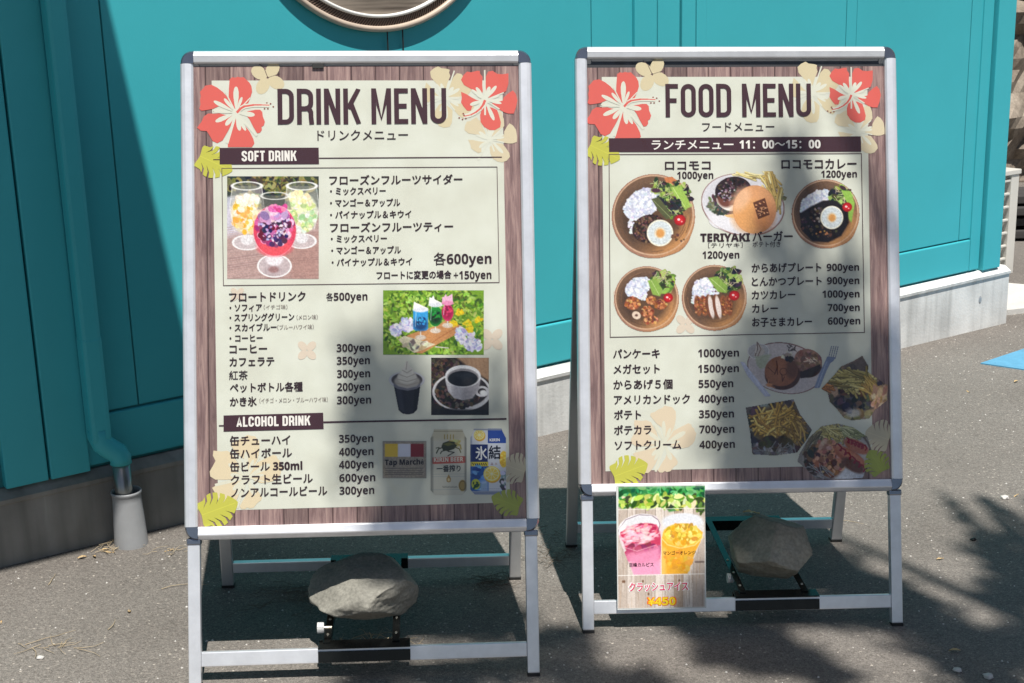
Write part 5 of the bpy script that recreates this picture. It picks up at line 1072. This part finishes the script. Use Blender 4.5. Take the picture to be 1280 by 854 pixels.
for b_, x0, x1, y, e, *r_ in [
    ('ドリンクメニュー', 397, 509.8, 169.3, 15, .012), ('フローズンフルーツサイダー', 412, 577.6, 225.5, 13.2), ('・ミックスベリー', 413, 482, 239, 10.6), ('・マンゴー＆アップル', 413, 500, 253.8, 10.6), ('・パイナップル＆キウイ', 413, 514, 268.6, 10.6),
    ('フローズンフルーツティー', 413, 566, 284.6, 13.2), ('・ミックスベリー', 414, 483.5, 298.6, 10.6), ('・マンゴー＆アップル', 414.5, 501, 313.2, 10.6), ('・パイナップル＆キウイ', 415, 515, 328, 10.6),
    ('各600yen', 542, 614, 323.6, 17), ('フロートに変更の場合', 471, 564, 344.2, 11), ('+150yen', 567, 614, 343.6, 13.6),
    ('フロートドリンク', 287, 382, 371.6, 13.4), ('・ソフィア', 287.5, 327.7, 384.8, 10.4), ('（イチゴ味）', 330, 359.6, 384, 6.4, .005), ('・スプリンググリーン', 287.5, 368, 397.2, 10.4), ('（メロン味）', 371, 397.4, 396.6, 6.8, .005),
    ('・スカイブルー', 287.5, 346, 409.8, 10.4), ('（ブルーハワイ味）', 347, 392.4, 409.2, 6.8, .005), ('・コーヒー', 287.5, 328.5, 423, 10.4), ('コーヒー', 287.5, 334, 436.6, 13), ('カフェラテ', 287.5, 343, 452.6, 13), ('紅茶', 286.8, 310, 469.4, 12.6, .01), ('ペットボトル各種', 288, 378.5, 485, 12.8), ('かき氷', 288, 321, 502.4, 12.8), ('（イチゴ・メロン・ブルーハワイ味）', 324.7, 410, 501, 7, .005),
    ('各', 408, 416.6, 371, 11, .012), ('500yen', 417.4, 459.4, 370.6, 13.2), ('300yen', 421, 463.2, 434.8, 13.4), ('350yen', 421.2, 462.4, 450.8, 13.4), ('300yen', 421.6, 462.8, 467.2, 13.4), ('200yen', 421.8, 463, 483.6, 13.4), ('300yen', 421.4, 464, 500.2, 13.4),
    ('缶チューハイ', 288, 363, 551.5, 13.4), ('缶ハイボール', 288, 365, 567.6, 13.4), ('缶ビール 350ml', 288.3, 378, 584, 13.4), ('クラフト生ビール', 289, 391, 600.4, 13.4), ('ノンアルコールビール', 289.5, 409, 616.4, 13.4),
    ('350yen', 424, 466.7, 548.4, 13.4), ('400yen', 424, 467, 564.8, 13.4), ('400yen', 424, 467, 580.8, 13.4), ('600yen', 424.4, 469.3, 597.4, 13.4), ('300yen', 424.6, 468, 613.4, 13.4)]:
    text(S1, b_, x0, x1, y, e, TXT if not (r_ and r_[0] == .005) else (120, 104, 100), po, 1.4, r_[0] if r_ else .042)
pic_drinks().build(S1, .85, po); pic_floats().build(S1, .85, po); pic_coffee().build(S1, .9, po); pic_softcup().build(S1, .85, po)
tp = pic_tap().build(S1, .85, po)
text(S1, 'Tap Marché', 481.3, 529.5, 578, 9.4, (46, 38, 40), po, 1.4, .03)
pic_can(1).build(S1, .9, po); text(S1, 'KIRIN BEER', 542.5, 579, 574.6, 7.4, (240, 226, 210), po, 1.4, .03); text(S1, '一番搾り', 546, 575.5, 586, 9, (40, 40, 44), po, 1.4, .03, y1=585.4)
pic_can(2).build(S1, .9, po); text(S1, '氷', 594.5, 608.6, 566.6, 18, (250, 250, 252), po, 1.4, .03); text(S1, '結', 611, 625.5, 565.6, 18, (18, 22, 46), po, 1.4, .03); text(S1, 'KIRIN', 612, 624.5, 549.8, 4.6, (250, 250, 252), po, 1.4, .04)
quad_sheet(S1, s1, 'clear_cover_sheet', M['sheet'], [(22, 22), (618, 22), (618, H1-22), (22, H1-22)], 2.6)
bm = bmesh.new(); box(bm, S1.P, 238, 259, 23.9, 33, 2.8, 4.2, .8); bm_obj('poster_clip', bm, M['rubber'], s1)

# ---- food sign -----------------------------------------------------
s2 = make_stand(S2, 'a_frame_sign', 'silver framed food menu sign, the right one, with bowls, burger and fries photos')
make_stay(S2, s2, -.016, .15, -.002, .17, (.002, .004), (.126, .130), (-.004, .12, .052))
rock('river_stone', S2, (.080, .138, .108), (.088, .085, .068), 8.1, 'rough egg shaped brown stone lying on the stay under the food menu sign', R(-8), [((-.55, -.6, .62), .66), ((.35, -.75, .55), .74), ((-.2, -.85, -.6), .72), ((.8, -.3, -.5), .8), ((-.95, -.1, -.2), .86), ((.3, .3, 1), .8), ((0, 0, -1), .7), ((.95, -.1, .4), .84)], M['rock_brown'])
H2 = S2.FH*1000
po = quad_sheet(S2, s2, 'menu_poster', M['wood_print'], [(23, 41), (617, 39), (617, H2-22), (23, H2-22)], 0)
quad_sheet(S2, po, 'cream_panel', M['cream_print'], S2.uvs([(751, 97.8), (1083.5, 95), (1092.5, 583), (757.4, 587)]), .35)
k1 = Ink(S2, .6)
blossom(k1, 813.5, 94, 22, BEI, 4, 30, .72); k1.line([(813.5, 94), (808, 82), (802, 77)], 1.2, WDK); k1.line([(813.5, 94), (829, 89)], .8, WDK)
flower(k1, 1014, 116, HB, HBS, HBG, 1/5.6, BEI, CRE, None, 20); flower(k1, 1073, 164, HB, HBS, HBG, 1/6.4, wash((226, 208, 172), .2), CRE, None, -20)
flower(k1, 830.5, 554, HA, HAS, HAG, 1/5.8, wash((234, 198, 158), .5), wash((226, 212, 176), .8), None, 60)
for cx, cy, r in ((776, 372, 12), (856, 405, 14)): blossom(k1, cx, cy, r, wash((226, 176, 150), .68), 4, 45, .7)
monstera(k1, 1100, 547, 17, 200, (214, 204, 178), WDK, 1.3); k1.build('pale_flowers', po)['kind'] = 'stuff'
k2 = Ink(S2, .85)
flower(k2, 777.8, 134.5, HA, HAS, HAG, 1/5.55, RED, CRE, STA, 0, DA); flower(k2, 1063.5, 118, HB, HBS, HBG, 1/5.75, RED, CRE, STB, 0, DB)
monstera(k2, 753, 190, 22, 25, YG, (120, 100, 70), .85); monstera(k2, 786, 587, 24, -20, YG, (120, 100, 70), .85); monstera(k2, 1097, 580, 17, 240, (160, 172, 80), (66, 60, 50), 1)  # last leaf has the shade of its corner mixed into the ink
k2.build('flowers_and_leaves', po)
k3 = Ink(S2, 1.1)
k3.poly([(760, 173.8), (1075.6, 170), (1076.2, 189.4), (760.4, 191)], DK)
k3.line([(760.4, 194), (1076.4, 191.6), (1081.2, 416.4), (762.6, 420.6)], 1.5, (96, 74, 76), close=True); k3.build('header_bars', po)
k4 = Ink(S2, 1.4); caps(k4, 'FOOD MENU', 829.8, 1012, 106, 147.4, DK); k4.build('heading', po)
for b_, x0, x1, y, e, *r_ in [
    ('フードメニュー', 876, 966.3, 159.4, 13.6, .012), ('ロコモコ', 830, 886.4, 207.4, 13.6), ('1000yen', 845, 890, 219.4, 12), ('TERIYAKI', 874.4, 936, 297, 13.4), ('バーガー', 939.7, 989.7, 296, 14), ('［テリヤキ］', 884, 927, 306.8, 7, .008), ('ポテト付き', 939.7, 974.6, 305.8, 8, .012), ('1200yen', 877, 923, 318.6, 12.2),
    ('ロコモコカレー', 975.7, 1070, 205.4, 14.6), ('1200yen', 1025.7, 1070.8, 217.4, 12), ('からあげプレート', 938.8, 1026, 335.2, 12.6), ('900yen', 1033, 1074, 334.4, 12.4), ('とんかつプレート', 939, 1026.5, 352.2, 12.6), ('900yen', 1033.6, 1074.4, 351.2, 12.4), ('カツカレー', 939, 993.4, 369, 12.6), ('1000yen', 1027.8, 1074.7, 368, 12.4), ('カレー', 939.5, 971.6, 386, 12.6), ('700yen', 1034.5, 1075, 385, 12.4), ('お子さまカレー', 939.5, 1014.5, 403, 12.6), ('600yen', 1034.8, 1075.8, 401.8, 12.4),
    ('パンケーキ', 766.5, 824, 441.6, 13), ('メガセット', 767, 824, 460.6, 13), ('からあげ５個', 767, 840, 479.8, 13), ('アメリカンドック', 767.7, 861.7, 498.6, 13), ('ポテト', 768, 801, 517.4, 13), ('ポテカラ', 768, 813.8, 536.4, 13), ('ソフトクリーム', 768.8, 851, 555.2, 13),
    ('1000yen', 872, 923, 441, 13.2), ('1500yen', 872, 923, 460.4, 13.2), ('550yen', 872.7, 916, 479.2, 13.2), ('400yen', 872.7, 917, 498, 13.2), ('350yen', 873.3, 917, 517, 13.2), ('700yen', 873.8, 917.6, 536, 13.2), ('400yen', 874, 918.3, 555, 13.2)]:
    text(S2, b_, x0, x1, y, e, TXT, po, 1.4, r_[0] if r_ else .042)
text(S2, 'ランチメニュー', 813.3, 915, 182, 14, (250, 246, 240), po, 1.4, .03); text(S2, '11：00～15：00', 922.8, 1024.4, 180.8, 14, (250, 246, 240), po, 1.4, .03)
for fn in (pic_loco, pic_burger, pic_curry, pic_karaage_bowl, pic_katsu_bowl, pic_fries, pic_plate): fn().build(S2, .88, po)
pic_pancake().build(S2, .95, po); pic_bag2().build(S2, 1.05, po)
quad_sheet(S2, s2, 'clear_cover_sheet', M['sheet'], [(22, 22), (618, 22), (618, H2-22), (22, H2-22)], 2.6)

# ---- small poster taped to the food sign ---------------------------
sp = empty('hanging_poster', mw=S2.mw); tag(sp, 'small laminated crushed ice poster with pink and orange cups hanging under the food menu', 'poster')
bm = bmesh.new(); (ua, va), (ub, vb) = S2.uv(771.4, 605), S2.uv(879.6, 757.4)
box(bm, S2.P, ua-2.5, ub+4, va-1, vb+1, 10.2, 10.8, 0); bm_obj('paper_backing', bm, mat('laminate', (.62, .64, .62), .25), sp)
pic_ice().build(S2, 11.2, sp)
text(S2, 'クラッシュアイス', 785.4, 860, 730.6, 12, (250, 246, 246), sp, 11.5, .085); text(S2, 'クラッシュアイス', 786.4, 859, 730.6, 12, (226, 62, 106), sp, 11.8, .03)
text(S2, '¥450', 808.8, 844.2, 748.6, 13, (250, 120, 40), sp, 11.5, .07); text(S2, '¥450', 809.8, 843.2, 748.6, 13, (252, 222, 50), sp, 11.8, .03)
text(S2, '巨峰カルピス', 786.6, 816.4, 703, 5.6, (60, 30, 44), sp, 11.5, .03); text(S2, 'マンゴーオレンジ', 828.2, 868.6, 689, 5.4, (90, 50, 20), sp, 11.5, .03)
for u0 in (ua+1, ub-14):
    bm = bmesh.new(); box(bm, S2.P, u0, u0+12, va-7, va+8, 11.3, 11.5, 0); bm_obj('tape', bm, M['sheet'], sp)

# ------------------------------------------------------------------ litter on the asphalt
def leaf_mesh(seed):
    r = random.Random(seed); bm = bmesh.new(); n = 7; L_, W_ = .016, r.uniform(.004, .007); mid = []; le = []; ri = []
    for k in range(n+1):
        t = k/n; w = W_*math.sin(math.pi*t)**.8*(1-.25*t); x = (t-.5)*L_*2; c = .004*math.sin(t*3+seed)
        mid.append(bm.verts.new((x, 0, c+.001))); le.append(bm.verts.new((x, w+.0001, c+.0035*r.random()+.002))); ri.append(bm.verts.new((x, -w-.0001, c+.003*r.random()+.001)))
    for k in range(n): bm.faces.new((mid[k], mid[k+1], le[k+1], le[k])); bm.faces.new((ri[k], ri[k+1], mid[k+1], mid[k]))
    me = bpy.data.meshes.new('dry_leaf'); bm.to_mesh(me); bm.free(); me.materials.append(M['dry']); return me
LM = [leaf_mesh(k) for k in range(4)]
near = [(-.912, 2.795), (-.925, 2.762), (-.900, 2.785), (-.77, 2.796), (-.95, 2.755)]
FARL = [((1.223, 3.112), 'tan leaf beside the flat white pebble on the sunny asphalt'), ((1.05, 3.55), 'tan leaf on bare sunny asphalt right of the food menu sign'), ((1.389, 3.967), 'tan leaf in front of the concrete base right of the food menu sign'), ((1.572, 4.067), 'tan leaf just below the blue painted patch'), ((.922, 2.744), 'tan leaf between the front leg of the food sign and the feathery shadow'), ((-.78, 2.5), 'tan leaf on the asphalt left of the front leg of the drink sign'), ((-1.02, 2.45), 'tan leaf near the left edge below the concrete base'), ((.82, 2.33), 'tan leaf in the tree shadow just above the two pale pebbles')]
far = [f_[0] for f_ in FARL]
for i, (x, y) in enumerate(near+far):
    o = bpy.data.objects.new('dry_leaf', LM[i % 4]); COL.objects.link(o); s_ = .68 if i < 5 else rnd.uniform(.5, .8)
    o.scale = (s_, s_, s_); o.rotation_euler = (rnd.uniform(-.2, .2), rnd.uniform(-.2, .2), rnd.uniform(0, 6)); o.location = (x, y, gz(x, y)+.001)
    if i < 5: tag(o, 'small curled tan leaf lying by the foot of the downpipe', 'leaf', 'dry leaves at the foot of the downpipe')
    else: tag(o, FARL[i-5][1], 'leaf', 'dry leaves scattered on the asphalt')
o = bpy.data.objects.new('fallen_leaf', LM[1]); COL.objects.link(o); o.scale = (1.3, 1.5, 1.2); o.location = (.555, 3.0, gz(.555, 3)+.002); o.rotation_euler = (0, 0, .2); tag(o, 'pale oval leaf in the shade behind the egg shaped stone', 'leaf')
def stem(pts, r, m): bm = bmesh.new(); tube(bm, pts, r, 5, r*.4); return bm
for i, (x, y, a, l, lb) in enumerate([(-.94, 2.36, .3, .1, 'dry stalk crossing the straw tuft at the lower left'), (-.74, 2.60, .4, .1, 'dry stalk on the asphalt left of the drink sign, level with its lower rail'), (-.98, 2.62, 1.4, .06, 'short dry stalk below the concrete base at the left edge'), (-.80, 2.42, 1.2, .05, 'short dry stalk between the straw tuft and the drink sign leg'), (.62, 2.9, .9, .08, 'dry stalk behind the food sign beside its right rear leg'), (.74, 2.95, .2, .07, 'dry stalk on sunny asphalt between the right legs of the food sign'), (1.1, 2.5, .5, .08, 'dry stalk inside the feathery tree shadow at the right'), (.9, 3.4, .2, .1, 'dry stalk on sunny asphalt right of the food sign and well behind it')]):
    pts = []; px_, py_ = x, y; aa = a
    for k in range(6): pts.append(Vector((px_, py_, gz(px_, py_)+.002+.002*math.sin(k)))); aa += rnd.uniform(-.35, .35); px_ += math.cos(aa)*l/5; py_ += math.sin(aa)*l/5
    tag(bm_obj('straw', stem(pts, .0009, None), M['straw']), lb, 'straw', 'dry stalks on the asphalt')
def heap(name, cx, cy, rx, ry, n, m, label, ln=(.03, .11), h=.012, seed=1):
    r = random.Random(seed); bm = bmesh.new()
    for _ in range(n):
        x = cx+r.gauss(0, rx); y = cy+r.gauss(0, ry); a = r.uniform(0, 6.3) if r.random() < .5 else r.gauss(.2, .5); l = r.uniform(*ln); pts = []
        for k in range(4): pts.append(Vector((x, y, gz(x, y)+.0015+r.random()*h))); a += r.uniform(-.4, .4); x += math.cos(a)*l/3; y += math.sin(a)*l/3
        tube(bm, pts, r.uniform(.0004, .001), 4, .0004, False)
    return tag(bm_obj(name, bm, m), label, 'twigs', kind='stuff')
heap('twigs', -.42, 2.56, .06, .025, 60, M['twig'], 'tangle of dry twigs on the shaded asphalt under the drink menu sign', seed=2)
heap('twigs', -.07, 2.62, .03, .02, 30, M['twig'], 'small tangle of twigs by the right rear leg of the drink menu sign', (.02, .07), seed=3)
heap('twigs', .07, 2.78, .025, .04, 40, M['twig'], 'twigs and grit by the left rear leg of the food menu sign', (.02, .06), seed=4)
heap('straw_litter', -.905, 2.80, .03, .012, 16, M['straw'], 'thin straw litter round the drain collar', (.02, .06), .006, 5)
heap('straw_litter', -.765, 2.79, .02, .012, 12, M['straw'], 'thin straw litter in front of the concrete base near the drink sign', (.01, .04), .006, 6)
heap('twigs', -.28, 2.33, .05, .015, 22, M['straw'], 'pale dry stems caught under the stay of the drink menu sign', (.03, .08), .03, 7)
heap('straw_litter', -.885, 2.345, .03, .01, 14, M['straw'], 'flat tuft of straw on the asphalt at the lower left', (.02, .06), .004, 8)
for i, (x, y, s_, lb) in enumerate([(.802, 2.257, .007, 'pale crumpled pebble on the shaded asphalt, the left one at the bottom edge'), (.85, 2.233, .008, 'round pale pebble on the asphalt, the right one at the bottom edge'), (1.19, 3.1, .009, 'flat white pebble on the sunny asphalt at the right'), (-.895, 2.31, .006, 'white pebble on the asphalt at the lower left edge'), (1.03, 2.85, .006, 'dark pebble in the feathery tree shadow at the right')]):
    bm = bmesh.new(); bmesh.ops.create_icosphere(bm, subdivisions=3, radius=1)
    for v in bm.verts: v.co = Vector((v.co.x*s_*1.2, v.co.y*s_, v.co.z*s_*.55))*(1+noise.noise(v.co*1.7+Vector((i*3, 0, 0)))*.35)
    o = bm_obj('pebble', bm, M['pebble'] if i < 4 else M['black'], None, True); o.location = (x, y, gz(x, y)+s_*.35); tag(o, lb, 'pebble')
# loose grit: real small stones, too many to count
bm = bmesh.new(); r = random.Random(11)
for _ in range(1500):
    x = r.uniform(-1.6, 2.2); y = r.uniform(2.1, 4.8); q = (Vector((x, y, 0))-B0).dot(ND)
    if q < .04: continue
    s_ = r.uniform(.0012, .0032); z = gz(x, y)
    vs = [bm.verts.new((x+math.cos(t)*s_*r.uniform(.7, 1.2), y+math.sin(t)*s_*r.uniform(.7, 1.2), z)) for t in (0, 1.6, 3.1, 4.7)]; tp_ = bm.verts.new((x, y, z+s_*.9))
    for k in range(4): bm.faces.new((vs[k], vs[(k+1) % 4], tp_))
tag(bm_obj('grit', bm, M['pebble']), 'tiny pale grit scattered over the asphalt', 'grit', kind='stuff')

# ------------------------------------------------------------------ the tree behind the camera that throws the dappled shade
CL = [(0.29,0.39,5.48,26),(0.30,0.37,5.41,30),(0.34,0.36,5.37,34),(0.40,0.35,5.33,30),(0.47,0.36,5.34,22),(0.53,0.35,5.30,26),(0.43,0.34,5.27,34),(0.50,0.34,5.26,34),(0.34,0.33,5.28,26),(0.46,0.40,5.50,22),(0.51,0.40,5.47,18),(0.41,0.38,5.44,20),(0.57,0.36,5.32,30),(0.27,0.35,5.35,16),(0.32,0.41,5.55,14),(1.11,0.69,5.83,22),(1.12,0.67,5.76,24),(1.10,0.65,5.69,20),(1.12,0.64,5.62,26),(1.06,0.64,5.64,16),(1.19,0.63,5.59,22),(1.24,0.65,5.64,12),(1.05,0.61,5.55,20),(1.12,0.61,5.55,24),(1.20,0.61,5.52,26),(1.01,0.59,5.48,20),(1.08,0.59,5.46,28),(1.17,0.59,5.44,28),(1.24,0.58,5.42,28),(0.99,0.56,5.39,24),(1.07,0.55,5.35,30),(1.16,0.55,5.34,30),(1.24,0.55,5.30,30),(0.94,0.54,5.31,18),(1.02,0.53,5.28,26),(1.11,0.53,5.26,30),(1.21,0.53,5.25,30),(1.31,0.60,5.47,26),(1.30,0.55,5.30,30),(1.30,0.52,5.18,30),(1.30,0.49,5.09,30),(1.30,0.46,5.00,30),(1.23,0.46,5.01,30),(0.58,0.32,5.18,26),(0.58,0.29,5.09,26),(0.51,0.27,5.03,26),(0.42,0.26,5.02,26),(0.58,0.27,5.00,26),(1.03,0.56,5.07,3),(1.09,0.57,5.09,3),(1.14,0.57,5.05,3),(1.06,0.52,5.02,3),(1.18,0.75,4.99,3),(1.12,0.64,5.11,3),(1.01,0.61,5.11,3),(1.32,0.62,4.97,0),(1.36,0.57,4.96,0),(1.39,0.50,4.96,0),(1.41,0.43,4.96,0),(1.44,0.37,4.96,0),(1.48,0.31,4.96,0),(1.40,0.29,4.96,0),(1.36,0.35,4.96,0),(1.52,0.41,4.96,0),(1.42,0.24,4.96,0),(1.35,0.24,4.96,0),(0.94,0.43,4.97,0),(0.99,0.43,4.97,0),(1.03,0.40,4.97,0),(1.06,0.35,4.97,0),(1.09,0.30,4.97,0),(1.12,0.26,4.97,0),(0.98,0.32,4.97,0),(0.93,0.34,4.97,0),(1.13,0.50,4.97,0),(1.19,0.50,4.97,0),(1.25,0.49,4.97,0),(0.90,0.45,4.98,0),(0.65,0.40,4.98,0),(0.64,0.29,4.98,0),(0.68,0.25,4.98,0),(0.77,0.24,4.98,0),(0.42,0.26,4.99,0),(0.51,0.28,4.98,0),(0.26,0.25,4.99,0),(0.33,0.25,4.99,0),(1.25,0.57,4.97,0),(1.33,0.43,4.96,0),(1.61,0.74,4.96,0),(1.61,0.66,4.96,0),(1.68,0.85,4.96,0),(1.55,0.62,4.96,0),(1.57,0.55,4.96,0),(1.59,0.80,4.96,0)]
tr = empty('shade_tree', loc=(2.9, -1.6, gz(2.9, -1.6))); tag(tr, 'leafy tree beside the path casting dappled shade on the signs', 'tree')
T0 = Vector((2.9, -1.6, gz(2.9, -1.6)))
def limb(bm, a, b, r0, r1, sag=.25, n=7, seed=0):
    r = random.Random(seed); pts = []
    for k in range(n+1):
        t = k/n; p = a.lerp(b, t)+Vector((r.uniform(-.05, .05), r.uniform(-.05, .05), sag*math.sin(math.pi*t)))
        pts.append(p)
    tube(bm, [p-T0 for p in pts], r0, 8, r1); return pts
bm = bmesh.new(); top = Vector((2.7, -1.2, 4.3)); limb(bm, T0+Vector((0, 0, -.1)), top, .16, .09, 0, seed=1)
bm_obj('trunk', bm, M['bark'], tr, True)
ends = [Vector(e) for e in ((.6, .2, 5.2), (1.2, .75, 5.9), (1.7, .85, 5.2), (1.3, .3, 5.25), (3.6, -2.4, 5.9), (3.4, .0, 6.2), (2.2, -2.6, 6.0))]
bm = bmesh.new()
for i, e in enumerate(ends): limb(bm, top, e, .055, .012, .35, seed=i+5)
bm_obj('limb', bm, M['bark'], tr, True)
bm = bmesh.new(); r = random.Random(5)
def leafclump(bm, c, rad, n, ax, sc=1.):
    for _ in range(n):
        d = Vector((r.gauss(0, 1), r.gauss(0, 1), r.gauss(0, 1))); d = d.normalized()*rad*r.random()**.4; p = c+d-T0
        a = (ax+Vector((r.gauss(0, .5), r.gauss(0, .5), r.gauss(0, .5)))).normalized(); b = a.cross(Vector((r.gauss(0, 1), r.gauss(0, 1), r.gauss(0, 1)))).normalized()
        l = r.uniform(.05, .09)*sc; w = l*.22
        vs = [bm.verts.new(p-a*l), bm.verts.new(p+b*w), bm.verts.new(p+a*l), bm.verts.new(p-b*w)]; bm.faces.new(vs)
for cx_, cy_, cz_, kd in CL:
    c = Vector((cx_, cy_, cz_))
    if kd in (0, 3): leafclump(bm, c, .06 if kd == 0 else .09, 50 if kd == 0 else 60, Vector((.6, -.7, 0)), .7)
    else:
        for k in (-1, 0, 1): leafclump(bm, c+Vector((0, 0, k*.07)), .062, int(kd*.36), Vector((.1, .1, -1)), .8)
# feathery drooping sprays at the right of the crown
def spray(pts, ln):
    P_ = [Vector(p) for p in pts]; n = 70
    for k in range(n):
        t = k/(n-1)*(len(P_)-1); i = min(int(t), len(P_)-2); p = P_[i].lerp(P_[i+1], t-i); d = (P_[i+1]-P_[i]).normalized(); s_ = Vector((-d.y, d.x, 0)); w = ln*(.25+.75*min(1, k/n*1.6))
        for sg in (-1, 1):
            a = (d*-.55+s_*sg).normalized(); l = w*r.uniform(.6, 1.1); b = Vector((-a.y, a.x, .2))*.019; q = p-T0+Vector((0, 0, r.uniform(-.05, .05)))
            bm.faces.new([bm.verts.new(q), bm.verts.new(q+a*l*.5+b), bm.verts.new(q+a*l+Vector((0, 0, -.03))), bm.verts.new(q+a*l*.5-b)])
for P_, w_ in (([(1.6, 1.15, 4.97), (1.61, .9, 4.96), (1.64, .68, 4.96), (1.64, .5, 4.96)], .075), ([(1.69, 1.12, 4.97), (1.72, .9, 4.96), (1.75, .6, 4.96)], .09), ([(1.8, 1.1, 4.97), (1.84, .85, 4.96), (1.86, .55, 4.96)], .1)): spray(P_, w_)
for i in range(60):
    c = Vector((r.uniform(1.6, 4.6), r.uniform(-3.6, -.9), r.uniform(4.6, 7))); leafclump(bm, c, .4, 120, Vector((.5, .6, -.3)), 1.3)

me = bpy.data.meshes.new('crown'); bm.to_mesh(me); bm.free(); link('crown', me, M['leaf'], tr)
